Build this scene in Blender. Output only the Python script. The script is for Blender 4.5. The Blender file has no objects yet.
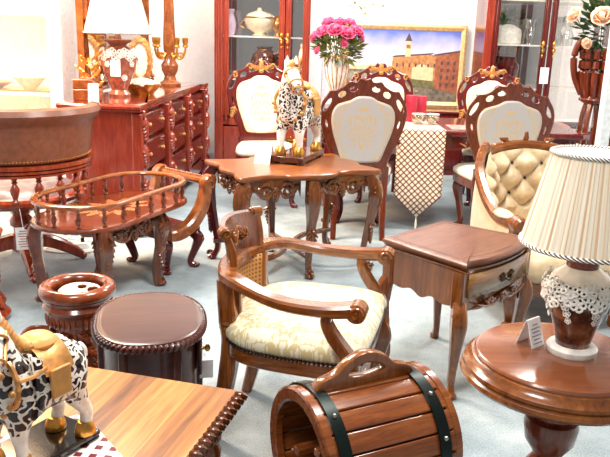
import bpy, bmesh, math, random
from math import sin, cos, pi, radians as R, sqrt, atan2
from mathutils import Vector as V, Matrix as M4
random.seed(7)
S = bpy.context.scene
COL = S.collection

# ------------------------------------------------------------------ helpers
def spl(P, n=6, closed=False):
    P = [V((p[0], p[1], 0)) if len(p) == 2 else V(p) for p in P]; out = []; N = len(P)
    for i in range(N if closed else N-1):
        g = (lambda k: P[k % N]) if closed else (lambda k: P[min(max(k, 0), N-1)])
        a, b, c, d = g(i-1), g(i), g(i+1), g(i+2)
        for j in range(n):
            t = j/n
            out.append(.5*((2*b)+(c-a)*t+(2*a-5*b+4*c-d)*t*t+(3*b-a-3*c+d)*t**3))
    if not closed: out.append(P[-1].copy())
    return out
def lerp(a, b, t): return a+(b-a)*t
def interp(L, t):
    if not isinstance(L, (list, tuple)): return L
    k = t*(len(L)-1); i = min(int(k), len(L)-2); return lerp(L[i], L[i+1], k-i)
CIRC = lambda n: [(cos(2*pi*k/n), sin(2*pi*k/n)) for k in range(n)]
SQ = [(1, -.7), (1, .7), (.7, 1), (-.7, 1), (-1, .7), (-1, -.7), (-.7, -1), (.7, -1)]

class MB:
    def __init__(s): s.v = []; s.f = []; s.m = []; s.M = None; s.mi = 0
    def add(s, vs, fs, mi=None):
        o = len(s.v)
        for p in vs:
            p = V(p); s.v.append(s.M @ p if s.M else p)
        for f in fs: s.f.append(tuple(o+i for i in f)); s.m.append(s.mi if mi is None else mi)
        return s
    def box(s, c, d, rz=0, top=(1, 1)):
        x, y, z = d[0]/2, d[1]/2, d[2]/2; q = []
        for sz, (tx, ty) in ((-1, (1, 1)), (1, top)):
            for a, b in ((-1, -1), (1, -1), (1, 1), (-1, 1)):
                px, py = a*x*tx, b*y*ty
                q.append((c[0]+px*cos(rz)-py*sin(rz), c[1]+px*sin(rz)+py*cos(rz), c[2]+sz*z))
        return s.add(q, [(3, 2, 1, 0), (4, 5, 6, 7), (0, 1, 5, 4), (1, 2, 6, 5), (2, 3, 7, 6), (3, 0, 4, 7)])
    def lathe(s, prof, c=(0, 0, 0), n=24, sx=1, sy=1, rip=None, caps=True):
        vs = []; fs = []; L = len(prof)
        for (r, z) in prof:
            for k in range(n):
                a = 2*pi*k/n; rr = r*(rip(a, z) if rip else 1)
                vs.append((c[0]+rr*cos(a)*sx, c[1]+rr*sin(a)*sy, c[2]+z))
        for i in range(L-1):
            for k in range(n):
                k2 = (k+1) % n; fs.append((i*n+k, i*n+k2, (i+1)*n+k2, (i+1)*n+k))
        if caps: fs.append(tuple(range(n-1, -1, -1))); fs.append(tuple((L-1)*n+k for k in range(n)))
        return s.add(vs, fs)
    def sweep(s, P, r, prof=8, up=(0, 0, 1), closed=False, ry=None, cap=True):
        P = [V(p) for p in P]; N = len(P)
        if isinstance(prof, int): prof = CIRC(prof)
        n = len(prof); vs = []; u = V(up)
        for i in range(N):
            a = P[(i-1) % N] if closed or i else P[0]; b = P[(i+1) % N] if closed or i < N-1 else P[-1]
            t = (b-a)
            t = t.normalized() if t.length > 1e-9 else V((0, 0, 1))
            sd = t.cross(u)
            if sd.length < 1e-3: sd = t.cross(V((1, .01, 0)))
            sd.normalize(); w = sd.cross(t).normalized()
            tt = i/(N-1) if N > 1 else 0
            r1 = interp(r, tt); r2 = interp(ry, tt) if ry is not None else r1
            for (px, py) in prof: vs.append(P[i]+sd*px*r1+w*py*r2)
        fs = []
        for i in range(N if closed else N-1):
            j = (i+1) % N
            for k in range(n): k2 = (k+1) % n; fs.append((i*n+k, i*n+k2, j*n+k2, j*n+k))
        if cap and not closed: fs.append(tuple(range(n-1, -1, -1))); fs.append(tuple((N-1)*n+k for k in range(n)))
        return s.add(vs, fs)
    def ell(s, c, r, rot=None, n=10, m=6):
        if isinstance(r, (int, float)): r = (r, r, r)
        c = V(c); vs = []; fs = []
        Q = rot if rot is not None else M4.Identity(3)
        for i in range(1, m):
            t = pi*i/m
            for k in range(n):
                a = 2*pi*k/n; vs.append(c+Q @ V((r[0]*sin(t)*cos(a), r[1]*sin(t)*sin(a), r[2]*cos(t))))
        vs.append(c+Q @ V((0, 0, r[2]))); vs.append(c+Q @ V((0, 0, -r[2])))
        T = (m-1)*n
        for i in range(m-2):
            for k in range(n): k2 = (k+1) % n; fs.append((i*n+k, (i+1)*n+k, (i+1)*n+k2, i*n+k2))
        for k in range(n): k2 = (k+1) % n; fs.append((T, k, k2)); fs.append((T+1, (m-2)*n+k2, (m-2)*n+k))
        return s.add(vs, fs)
    def torus(s, c, Rr, r, n=32, k=8, sx=1, sy=1, sz=1):
        P = [(c[0]+Rr*cos(2*pi*i/n)*sx, c[1]+Rr*sin(2*pi*i/n)*sy, c[2]) for i in range(n)]
        return s.sweep(P, r, k, closed=True, ry=r*sz)
    def grid(s, fn, nu, nv, closed_u=False):
        vs = [fn(i/(nu if closed_u else nu-1), j/(nv-1)) for i in range(nu) for j in range(nv)]; fs = []
        for i in range(nu if closed_u else nu-1):
            for j in range(nv-1):
                i2 = (i+1) % nu; fs.append((i*nv+j, i2*nv+j, i2*nv+j+1, i*nv+j+1))
        return s.add(vs, fs)
    def prism(s, out, z0, z1, fn=None):
        n = len(out); fn = fn or (lambda x, y, z: (x, y, z))
        vs = [fn(p[0], p[1], z0) for p in out]+[fn(p[0], p[1], z1) for p in out]
        fs = [tuple(range(n-1, -1, -1)), tuple(range(n, 2*n))]+[(k, (k+1) % n, n+(k+1) % n, n+k) for k in range(n)]
        return s.add(vs, fs)
    def slab(s, out, prof):          # closed outline (CCW) with an edge profile [(inset, z)...] and flat caps
        n = len(out); o = [V((p[0], p[1], 0)) for p in out]
        vs = []; L = len(prof)
        cen = sum(o, V())/n; mr = sum((q-cen).length for q in o)/n
        for ins, z in prof:
            if ins > .028: vs += [cen+(q-cen)*(1-ins/mr)+V((0, 0, z)) for q in o]
            else: vs += [q-(q-cen).normalized()*ins+V((0, 0, z)) for q in o]
        for e in (vs[:n], vs[-n:]): vs = vs+[V((cen.x+(q.x-cen.x)*.93, cen.y+(q.y-cen.y)*.93, q.z)) for q in e]
        vs = vs+[V((cen.x, cen.y, prof[0][1])), V((cen.x, cen.y, prof[-1][1]))]; c0 = (L+2)*n
        fs = [(L*n+(k+1) % n, L*n+k, c0) for k in range(n)]+[((L+1)*n+k, (L+1)*n+(k+1) % n, c0+1) for k in range(n)]
        fs += [(L*n+k, L*n+(k+1) % n, (k+1) % n, k) for k in range(n)]+[((L-1)*n+k, (L-1)*n+(k+1) % n, (L+1)*n+(k+1) % n, (L+1)*n+k) for k in range(n)]
        for i in range(L-1): fs += [(i*n+k, i*n+(k+1) % n, (i+1)*n+(k+1) % n, (i+1)*n+k) for k in range(n)]
        return s.add(vs, fs)
    def plate(s, loops, t, fn=None, bev=0.0):      # outline with holes, thickness t, in XY; fn maps (x,y,z) to space
        cu = bpy.data.curves.new('c', 'CURVE'); cu.dimensions = '2D'; cu.fill_mode = 'BOTH'
        cu.extrude = t/2-bev; cu.bevel_depth = bev; cu.bevel_resolution = 1; cu.offset = -bev
        for L in loops:
            sp = cu.splines.new('POLY'); sp.points.add(len(L)-1); sp.use_cyclic_u = True
            for p, q in zip(sp.points, L): p.co = (q[0], q[1], 0, 1)
        ob = bpy.data.objects.new('c', cu); COL.objects.link(ob)
        dg = bpy.context.evaluated_depsgraph_get(); me = bpy.data.meshes.new_from_object(ob.evaluated_get(dg))
        fn = fn or (lambda x, y, z: (x, y, z))
        s.add([fn(*v.co) for v in me.vertices], [tuple(p.vertices) for p in me.polygons])
        bpy.data.objects.remove(ob); bpy.data.curves.remove(cu); bpy.data.meshes.remove(me)
        return s
    def scroll(s, c, ex, ez, r, turns=1.5, a0=0, th=.01, rev=1, r_end=.15, n=26, k=6):   # spiral volute
        c = V(c); ex = V(ex); ez = V(ez); P = []
        for i in range(n+1):
            t = i/n; a = a0+rev*2*pi*turns*t; q = r*lerp(1, r_end, t); P.append(c+ex*q*cos(a)+ez*q*sin(a))
        return s.sweep(P, [th, th, th*.6], k, up=ex.cross(ez))
    def leaf(s, c, d, nrm, L, w, lobes=5, n=8, m=5):       # carved acanthus: a rib and paired lobes
        c = V(c); d = V(d).normalized(); nrm = V(nrm).normalized(); sd = d.cross(nrm).normalized()
        def rot(a):
            z = (d*cos(a)+sd*sin(a)); return M4((sd*cos(a)-d*sin(a), nrm, z)).transposed()
        s.ell(c+d*L*.5, (w*.22, w*.3, L*.55), rot(0), n, m)
        for i in range(lobes):
            t = (i+.5)/lobes; ll = L*.34*(1-.45*t)
            for q in (-1, 1):
                a = q*(.95-.5*t); b = c+d*L*t*.8
                s.ell(b+(d*cos(a)+sd*sin(a))*ll*.6, (w*.17, w*.24, ll*.6), rot(a), n, m)
        return s
    def build(s, name, mat, parent=None, bevel=0, smooth=35, uv=None, seg=2):
        me = bpy.data.meshes.new(name); me.from_pydata([tuple(p) for p in s.v], [], s.f); me.validate(); me.update()
        bm = bmesh.new(); bm.from_mesh(me); bmesh.ops.recalc_face_normals(bm, faces=bm.faces); bm.to_mesh(me); bm.free()
        mats = mat if isinstance(mat, (list, tuple)) else [mat]
        for x in mats: me.materials.append(x)
        if len(mats) > 1 and len(s.m) == len(me.polygons):
            for p, i in zip(me.polygons, s.m): p.material_index = i
        if uv:
            lay = me.uv_layers.new(name='UVMap')
            for l in me.loops: lay.data[l.index].uv = uv[l.vertex_index]
        for p in me.polygons: p.use_smooth = p.loop_total < 9
        me.set_sharp_from_angle(angle=R(smooth))
        ob = bpy.data.objects.new(name, me); COL.objects.link(ob)
        if parent: ob.parent = parent
        if bevel:
            b = ob.modifiers.new('Bevel', 'BEVEL'); b.width = bevel; b.segments = seg; b.limit_method = 'ANGLE'; b.angle_limit = R(40)
        return ob

def tag(o, label, cat, group=None):
    o['label'] = label; o['category'] = cat
    if group: o['group'] = group
    return o
def thing(name, label, cat, loc=(0, 0, 0), rz=0, group=None, s=1):
    o = bpy.data.objects.new(name, None); COL.objects.link(o); o.empty_display_size = .05
    o.location = loc; o.rotation_euler = (0, 0, rz); o.scale = (s, s, s)
    return tag(o, label, cat, group)
def dup(r0, loc, rz, label, group=None):
    r = r0.copy(); COL.objects.link(r); r.location = loc; r.rotation_euler = (0, 0, rz); r['label'] = label
    if group: r['group'] = group
    for ch in list(r0.children):
        c = ch.copy(); COL.objects.link(c); c.parent = r
        for g in list(ch.children):
            d = g.copy(); COL.objects.link(d); d.parent = c
    return r
def struct(o): o['kind'] = 'structure'; return o
def skin(verts, edges, radii, sub=2):
    me = bpy.data.meshes.new('s'); me.from_pydata(verts, edges, []); ob = bpy.data.objects.new('s', me); COL.objects.link(ob)
    md = ob.modifiers.new('Skin', 'SKIN'); sv = me.skin_vertices[0].data
    for i, r in enumerate(radii):
        sv[i].radius = r if isinstance(r, tuple) else (r, r); sv[i].use_root = (i == 0)
    sb = ob.modifiers.new('Sub', 'SUBSURF'); sb.levels = sub; sb.render_levels = sub
    dg = bpy.context.evaluated_depsgraph_get(); m2 = bpy.data.meshes.new_from_object(ob.evaluated_get(dg))
    r = ([v.co.copy() for v in m2.vertices], [tuple(p.vertices) for p in m2.polygons])
    bpy.data.objects.remove(ob); bpy.data.meshes.remove(me); bpy.data.meshes.remove(m2)
    return r

# ------------------------------------------------------------------ materials
def newmat(name):
    m = bpy.data.materials.new(name); m.use_nodes = True; nt = m.node_tree
    return m, nt, nt.nodes['Principled BSDF']
def srgb(c): return tuple((x/255/12.92 if x/255 <= .04045 else ((x/255+.055)/1.055)**2.4) for x in c)+(1,)
def nd(nt, t, **k):
    n = nt.nodes.new(t)
    for a, b in k.items():
        if a in n.inputs: n.inputs[a].default_value = b
        else: setattr(n, a, b)
    return n
def mth(nt, op, a, b=None, c=None):
    n = nt.nodes.new('ShaderNodeMath'); n.operation = op
    for i, x in enumerate((a, b, c)):
        if x is None: continue
        if isinstance(x, (int, float)): n.inputs[i].default_value = x
        else: nt.links.new(x, n.inputs[i])
    return n.outputs[0]
def ramp(nt, src, stops, interp='LINEAR'):
    n = nt.nodes.new('ShaderNodeValToRGB'); n.color_ramp.interpolation = interp; e = n.color_ramp.elements
    while len(e) < len(stops): e.new(.5)
    for x, (p, c) in zip(e, stops): x.position = p; x.color = c if len(c) == 4 else srgb(c)
    nt.links.new(src, n.inputs[0]); return n.outputs[0]
def coords(nt, scale=(1, 1, 1), kind='Object', rot=(0, 0, 0)):
    t = nt.nodes.new('ShaderNodeTexCoord'); mp = nt.nodes.new('ShaderNodeMapping')
    mp.inputs['Scale'].default_value = scale; mp.inputs['Rotation'].default_value = rot
    nt.links.new(t.outputs[kind], mp.inputs[0]); return mp.outputs[0]
def bump(nt, b, h, st=.2, d=.01):
    n = nd(nt, 'ShaderNodeBump'); n.inputs['Strength'].default_value = st; n.inputs['Distance'].default_value = d
    nt.links.new(h, n.inputs['Height']); nt.links.new(n.outputs[0], b.inputs['Normal'])
def plain(name, c, rough=.5, metal=0, coat=0, noise=0, **k):
    m, nt, b = newmat(name); b.inputs['Base Color'].default_value = srgb(c)
    b.inputs['Roughness'].default_value = rough; b.inputs['Metallic'].default_value = metal; b.inputs['Coat Weight'].default_value = coat
    if True:
        n = nd(nt, 'ShaderNodeTexNoise', Scale=30.0, Detail=3.0); nt.links.new(coords(nt), n.inputs[0])
        q = noise or .06; d = tuple(max(0, x*(1-q)) for x in c); l = tuple(min(255, x*(1+q)) for x in c)
        nt.links.new(ramp(nt, n.outputs[0], [(.3, d), (.7, l)]), b.inputs['Base Color'])
    for a, x in k.items(): b.inputs[a.replace('_', ' ')].default_value = x
    return m
def wood(name, dark, mid, light, scale=(14, 14, 1.6), rough=.22, coat=.5, sc=3.0, rot=(0, 0, 0)):
    dark, mid, light = [tuple(x*k for x, k in zip(c, (.90, .84, .74))) for c in (dark, mid, light)]
    m, nt, b = newmat(name); co = coords(nt, scale, rot=rot)
    n = nd(nt, 'ShaderNodeTexNoise', Scale=sc, Detail=6.0, Distortion=.8); n.inputs['Roughness'].default_value = .62; nt.links.new(co, n.inputs[0])
    w = nd(nt, 'ShaderNodeTexNoise', Scale=sc*7, Detail=2.0); nt.links.new(co, w.inputs[0])
    mx = mth(nt, 'ADD', mth(nt, 'MULTIPLY', n.outputs[0], .8), mth(nt, 'MULTIPLY', w.outputs[0], .2))
    nt.links.new(ramp(nt, mx, [(.26, dark), (.5, mid), (.76, light)]), b.inputs['Base Color'])
    b.inputs['Roughness'].default_value = rough; b.inputs['Coat Weight'].default_value = coat; b.inputs['Coat Roughness'].default_value = .12
    bump(nt, b, mx, .06, .004); return m
MIDDARK = wood('dark walnut', (58, 26, 12), (104, 54, 26), (140, 82, 44))
HONEY = wood('honey walnut', (74, 36, 10), (138, 80, 32), (186, 124, 62))
HONEYX = wood('honey walnut crosswise', (74, 36, 10), (138, 80, 32), (186, 124, 62), scale=(1.6, 14, 14))
NIGHT = wood('brown walnut', (70, 34, 10), (134, 78, 28), (172, 114, 54), scale=(9, 9, 1.2))
NTOP = wood('walnut top', (80, 44, 30), (118, 72, 50), (146, 96, 70), scale=(2, 9, 9), rough=.34, coat=.2)
MAHOG = wood('red mahogany', (122, 36, 26), (160, 62, 46), (188, 90, 68), scale=(9, 9, 1.1))
MAHD = wood('deep mahogany', (58, 10, 10), (98, 20, 18), (126, 38, 30))
CHAIRW = wood('dining chair wood', (62, 18, 6), (110, 42, 16), (146, 68, 32))
ORANGE = wood('orange stained wood', (92, 42, 14), (160, 92, 46), (206, 138, 82), scale=(4, 4, 4))
TRAYW = wood('tray table wood', (78, 30, 14), (126, 58, 34), (160, 90, 56), scale=(5, 5, 5))
URNW = wood('urn wood', (84, 32, 12), (142, 66, 30), (184, 104, 58), scale=(6, 6, 4))
REDW = wood('warm red wood', (104, 32, 16), (158, 64, 36), (192, 100, 62), scale=(8, 8, 2))
STOOLW = wood('dark stool wood', (42, 16, 13), (78, 34, 28), (106, 54, 44), scale=(10, 1.5, 10), rough=.33)
BARW = wood('barrel stave wood', (80, 36, 14), (134, 74, 34), (176, 112, 60), scale=(1.5, 14, 14), rough=.2)
RTAB = wood('round table wood', (116, 68, 46), (142, 88, 62), (160, 104, 78), scale=(1.5, 8, 8), rough=.16)
RTABE = wood('round table edge', (70, 34, 10), (134, 78, 32), (176, 118, 60), scale=(4, 4, 4))
PEDW = wood('pedestal wood', (84, 32, 18), (130, 62, 38), (160, 90, 58))
MIDW = wood('carved table wood', (60, 28, 8), (108, 60, 24), (150, 98, 48))
MIDT = wood('carved table top', (100, 50, 26), (148, 86, 46), (184, 124, 72), scale=(1.5, 9, 9), rough=.32, coat=.25)
def m_planks():
    m, nt, b = newmat('striped plank top'); co = coords(nt); sx = nd(nt, 'ShaderNodeSeparateXYZ'); nt.links.new(co, sx.inputs[0])
    q = mth(nt, 'FLOOR', mth(nt, 'MULTIPLY', sx.outputs[0], 16)); wn = nd(nt, 'ShaderNodeTexWhiteNoise', noise_dimensions='1D'); nt.links.new(q, wn.inputs['W'])
    n = nd(nt, 'ShaderNodeTexNoise', Scale=3.0, Detail=6.0, Distortion=.5); nt.links.new(coords(nt, (14, 1, 1)), n.inputs[0])
    mx = mth(nt, 'ADD', mth(nt, 'MULTIPLY', wn.outputs[0], .28), mth(nt, 'MULTIPLY', n.outputs[0], .72))
    nt.links.new(ramp(nt, mx, [(.26, (94, 50, 14)), (.46, (150, 92, 36)), (.68, (194, 136, 68))]), b.inputs['Base Color'])
    b.inputs['Roughness'].default_value = .3; b.inputs['Coat Weight'].default_value = .4; b.inputs['Coat Roughness'].default_value = .2; return m
PLANK = m_planks()
def m_damask(name, base, fig, s=1.0, medal=True, zc=.7):
    m, nt, b = newmat(name); co = coords(nt); sp = nd(nt, 'ShaderNodeSeparateXYZ'); nt.links.new(co, sp.inputs[0])
    if medal: ax = mth(nt, 'ABSOLUTE', sp.outputs[0]); u, v = ax, mth(nt, 'SUBTRACT', sp.outputs[2], zc)
    else: u = mth(nt, 'PINGPONG', mth(nt, 'ADD', sp.outputs[0], 5), .085); v = sp.outputs[1]
    cb = nd(nt, 'ShaderNodeCombineXYZ'); nt.links.new(u, cb.inputs[0]); nt.links.new(v, cb.inputs[1])
    w = nd(nt, 'ShaderNodeTexNoise', Scale=22.0*s, Detail=1.0, Distortion=1.6); nt.links.new(cb.outputs[0], w.inputs[0])
    band = mth(nt, 'PINGPONG', mth(nt, 'MULTIPLY', w.outputs[0], 5), 1)
    f = mth(nt, 'GREATER_THAN', band, .62)
    if medal:     # keep the figure inside an oval medallion and along the rim
        d = mth(nt, 'SQRT', mth(nt, 'ADD', mth(nt, 'POWER', mth(nt, 'MULTIPLY', u, 1/.10), 2), mth(nt, 'POWER', mth(nt, 'MULTIPLY', v, 1/.16), 2)))
        th = mth(nt, 'ARCTAN2', u, mth(nt, 'ADD', v, .02))
        pet = mth(nt, 'SINE', mth(nt, 'ADD', mth(nt, 'MULTIPLY', d, 13), mth(nt, 'MULTIPLY', mth(nt, 'COSINE', mth(nt, 'MULTIPLY', th, 7)), 2.2)))
        edge = mth(nt, 'ADD', 1, mth(nt, 'MULTIPLY', mth(nt, 'COSINE', mth(nt, 'MULTIPLY', th, 8)), .12))
        f = mth(nt, 'MAXIMUM', mth(nt, 'MULTIPLY', mth(nt, 'GREATER_THAN', pet, .1), mth(nt, 'LESS_THAN', d, edge)), mth(nt, 'MULTIPLY', f, mth(nt, 'GREATER_THAN', d, 1.55)))
    mx = nd(nt, 'ShaderNodeMix', data_type='RGBA'); nt.links.new(f, mx.inputs[0])
    mx.inputs[6].default_value = srgb(base); mx.inputs[7].default_value = srgb(fig); nt.links.new(mx.outputs[2], b.inputs['Base Color'])
    b.inputs['Roughness'].default_value = .55; b.inputs['Sheen Weight'].default_value = .2; bump(nt, b, f, .25, .003); return m
DAMB = m_damask('silver damask', (188, 182, 178), (202, 178, 142), 1.3, zc=.81); DAMC = m_damask('cream damask', (240, 228, 206), (222, 192, 150), 1.3, zc=.81)
SEATD = m_damask('seat damask', (224, 218, 192), (198, 182, 134), 1.5, False)
CREAM = plain('cream seat fabric', (236, 226, 206), .6); GREYS = plain('grey seat fabric', (92, 88, 86), .5)
TUFT = plain('champagne velvet', (204, 180, 142), .42, Sheen_Weight=.4); BUTTON = plain('dark button', (60, 34, 24), .4)
LEATH = plain('tan leather', (124, 74, 52), .36, noise=.1); NAIL = plain('brass nail', (220, 170, 90), .25, 1)
GOLD = plain('gilt', (214, 160, 78), .28, .9, noise=.15); GILTW = plain('gilt carving', (206, 146, 84), .35, .35, noise=.15)
WHITE = plain('glazed white', (240, 236, 228), .2, coat=.4); CARD = plain('white card', (244, 246, 250), .6); INK = plain('ink', (150, 150, 158), .6); INKR = plain('red ink', (150, 60, 50), .6)
BLACK = plain('black lacquer', (24, 18, 16), .12, coat=.6); IRON = plain('dark iron band', (22, 32, 30), .3, .6); RIVET = plain('steel rivet', (176, 176, 170), .3, 1)
RED = plain('crimson candle wax', (176, 36, 60), .4, Subsurface_Weight=.1); ROSE = plain('pink rose petal', (226, 84, 128), .6, noise=.2); PEACH = plain('peach rose petal', (246, 190, 160), .6, noise=.12)
GREEN = plain('green leaf', (112, 120, 58), .55, noise=.3); DGREEN = plain('dark green leaf', (44, 78, 34), .5, noise=.3); IVORY = plain('ivory petal', (246, 238, 220), .6)
WALLW = plain('white panel wall', (240, 238, 240), .6, noise=.015); TRIMW = plain('white aluminium trim', (226, 224, 232), .4); POSTM = plain('satin white post', (226, 232, 234), .35)
def m_cane():
    m, nt, b = newmat('woven cane'); sp = nd(nt, 'ShaderNodeSeparateXYZ'); nt.links.new(coords(nt), sp.inputs[0])
    a = mth(nt, 'PINGPONG', mth(nt, 'MULTIPLY', sp.outputs[1], 120), 1); c = mth(nt, 'PINGPONG', mth(nt, 'MULTIPLY', sp.outputs[2], 120), 1)
    h = mth(nt, 'MULTIPLY', mth(nt, 'GREATER_THAN', a, .55), mth(nt, 'GREATER_THAN', c, .55))
    nt.links.new(ramp(nt, h, [(0, (176, 120, 60)), (1, (70, 40, 18))]), b.inputs['Base Color']); b.inputs['Roughness'].default_value = .5; bump(nt, b, h, -.5, .004); return m
CANE = m_cane()
def m_lace(name, s):
    m, nt, b = newmat(name); v = nd(nt, 'ShaderNodeTexVoronoi', feature='DISTANCE_TO_EDGE', Scale=s)
    n = nd(nt, 'ShaderNodeTexNoise', Scale=s*.9, Detail=1.0); c = coords(nt); nt.links.new(c, n.inputs[0])
    mx = nd(nt, 'ShaderNodeMix', data_type='RGBA'); mx.inputs[0].default_value = .06; nt.links.new(c, mx.inputs[6]); nt.links.new(n.outputs['Color'], mx.inputs[7]); nt.links.new(mx.outputs[2], v.inputs[0])
    h = mth(nt, 'GREATER_THAN', v.outputs[0], .11)
    nt.links.new(ramp(nt, h, [(0, (240, 232, 222)), (1, (34, 20, 18))]), b.inputs['Base Color']); b.inputs['Roughness'].default_value = .25; b.inputs['Coat Weight'].default_value = .4
    bump(nt, b, h, -.6, .004); return m
LACE = m_lace('white openwork glaze', 33)
def m_lattice(name, cream, dark, s, w=.3, uv=True):
    m, nt, b = newmat(name); sp = nd(nt, 'ShaderNodeSeparateXYZ'); nt.links.new(coords(nt, kind='UV' if uv else 'Object'), sp.inputs[0])
    A = mth(nt, 'MULTIPLY', mth(nt, 'ADD', sp.outputs[0], sp.outputs[1]), s); B = mth(nt, 'MULTIPLY', mth(nt, 'SUBTRACT', sp.outputs[0], sp.outputs[1]), s)
    f = mth(nt, 'MAXIMUM', mth(nt, 'LESS_THAN', mth(nt, 'PINGPONG', A, .5), w/2), mth(nt, 'LESS_THAN', mth(nt, 'PINGPONG', B, .5), w/2))
    nt.links.new(ramp(nt, f, [(0, cream), (1, dark)]), b.inputs['Base Color']); b.inputs['Roughness'].default_value = .65; bump(nt, b, f, -.2, .002); return m
RUN = m_lattice('lattice brocade', (240, 224, 196), (112, 36, 28), 21, .27)
RUNF = m_lattice('lattice brocade mat', (112, 26, 36), (236, 226, 220), 20, .5, False)
PMAT = plain('rose placemat', (196, 120, 110), .6, noise=.2)
def m_carpet():
    m, nt, b = newmat('grey carpet'); c = coords(nt)
    n = nd(nt, 'ShaderNodeTexNoise', Scale=3.0, Detail=8.0); n.inputs['Roughness'].default_value = .7; nt.links.new(c, n.inputs[0])
    n2 = nd(nt, 'ShaderNodeTexNoise', Scale=160.0, Detail=2.0); nt.links.new(c, n2.inputs[0])
    mx = mth(nt, 'ADD', mth(nt, 'MULTIPLY', n.outputs[0], .6), mth(nt, 'MULTIPLY', n2.outputs[0], .4))
    nt.links.new(ramp(nt, mx, [(.33, (112, 128, 135)), (.5, (154, 167, 172)), (.66, (186, 195, 198))]), b.inputs['Base Color'])
    b.inputs['Roughness'].default_value = .95; bump(nt, b, n2.outputs[0], .5, .01); return m
def m_glaze():
    m, nt, b = newmat('brown marbled glaze'); n = nd(nt, 'ShaderNodeTexNoise', Scale=22.0, Detail=5.0, Distortion=.8); nt.links.new(coords(nt), n.inputs[0])
    nt.links.new(ramp(nt, n.outputs[0], [(.35, (52, 22, 14)), (.52, (104, 56, 36)), (.68, (152, 100, 72))]), b.inputs['Base Color'])
    b.inputs['Roughness'].default_value = .15; b.inputs['Coat Weight'].default_value = .6; return m
GLAZE = m_glaze()
def m_shade():
    m, nt, b = newmat('pleated cream silk'); b.inputs['Roughness'].default_value = .6
    t = nd(nt, 'ShaderNodeTexCoord'); g = nd(nt, 'ShaderNodeSeparateXYZ'); nt.links.new(t.outputs['Object'], g.inputs[0])
    a = mth(nt, 'ARCTAN2', g.outputs[1], g.outputs[0]); n = nd(nt, 'ShaderNodeTexNoise', noise_dimensions='1D', Scale=1.0, Detail=2.0); nt.links.new(mth(nt, 'MULTIPLY', a, 18), n.inputs['W'])
    nt.links.new(ramp(nt, n.outputs[0], [(.36, (214, 168, 130)), (.46, (250, 240, 218)), (.7, (255, 250, 238))]), b.inputs['Base Color'])
    tr = nd(nt, 'ShaderNodeBsdfTranslucent'); tr.inputs[0].default_value = (1, .94, .82, 1); mx = nd(nt, 'ShaderNodeMixShader'); mx.inputs[0].default_value = .3
    nt.links.new(b.outputs[0], mx.inputs[1]); nt.links.new(tr.outputs[0], mx.inputs[2]); nt.links.new(mx.outputs[0], nt.nodes['Material Output'].inputs[0]); return m
SHADE = m_shade()
def m_dash():
    m, nt, b = newmat('black and white cord'); g = nd(nt, 'ShaderNodeSeparateXYZ'); nt.links.new(coords(nt), g.inputs[0])
    a = mth(nt, 'ADD', mth(nt, 'MULTIPLY', mth(nt, 'ARCTAN2', g.outputs[1], g.outputs[0]), 24), mth(nt, 'MULTIPLY', g.outputs[2], 260))
    nt.links.new(ramp(nt, mth(nt, 'PINGPONG', a, 1), [(.4, (250, 246, 236)), (.55, (40, 28, 24))]), b.inputs['Base Color']); b.inputs['Roughness'].default_value = .6; return m
DASH = m_dash()
def m_glass(name, refl=.12, tint=(1, 1, 1, 1)):
    m, nt, b = newmat(name); nt.nodes.remove(b); t = nd(nt, 'ShaderNodeBsdfTransparent'); t.inputs[0].default_value = tint; g = nd(nt, 'ShaderNodeBsdfGlossy', Roughness=.02)
    mx = nd(nt, 'ShaderNodeMixShader'); mx.inputs[0].default_value = refl; nt.links.new(t.outputs[0], mx.inputs[1]); nt.links.new(g.outputs[0], mx.inputs[2]); nt.links.new(mx.outputs[0], nt.nodes['Material Output'].inputs[0]); return m
GLASS = m_glass('cabinet glass'); CRYS = m_glass('clear glass', .3, (.93, .96, .95, 1))
MIRR = plain('mirror', (235, 232, 228), .03, 1, noise=.005)
def m_led(name, c, e):
    m, nt, b = newmat(name); b.inputs['Emission Color'].default_value = srgb(c); b.inputs['Emission Strength'].default_value = e; return m
LED = m_led('led strip', (255, 224, 168), 12)
MARBLE = plain('brown marble plinth', (66, 34, 26), .15, coat=.5, noise=.5)

# ------------------------------------------------------------------ setting
struct(MB().box((0, 4, -.05), (9, 14, .1)).build('floor', m_carpet()))
struct(MB().box((0, 8.4, 1.6), (8, .1, 3.2)).build('wall_back', WALLW))
struct(MB().box((-3.6, 5.5, 1.6), (.1, 5.9, 3.2)).build('wall_left', WALLW))
struct(MB().box((4.3, 5.5, 1.6), (.1, 5.9, 3.2)).build('wall_right', WALLW))
for i, x in enumerate((-1.02, .16, .78, 1.58)):
    struct(MB().box((x, 8.345, 1.6), (.05, .02, 3.2)).build('trim_%d' % (i+1), TRIMW, bevel=.006))
struct(MB().box((0, 8.335, .05), (7.2, .03, .1)).build('baseboard_back', TRIMW, bevel=.005))

def cabriole(b, x, y, h, ang, r0=.03, rk=.034, ra=.017, rf=.026, out=.05, prof=SQ):
    d = V((cos(ang), sin(ang), 0)); o = V((x, y, 0))
    q = [(0, 1), (out*.75, .9), (out, .78), (out*.5, .55), (-.1*out, .3), (-.35*out, .14), (.1*out, .05), (.55*out, .012)]
    P = spl([o+d*a+V((0, 0, h*t)) for a, t in q], 5)
    b.sweep(P, [r0, rk, rk*1.05, r0*.85, ra*1.15, ra, ra*1.1, rf], prof, up=d)
    b.ell(o+d*(out*.5)+V((0, 0, rf*.62)), (rf*1.15, rf*1.15, rf*.62))
    return P

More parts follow.
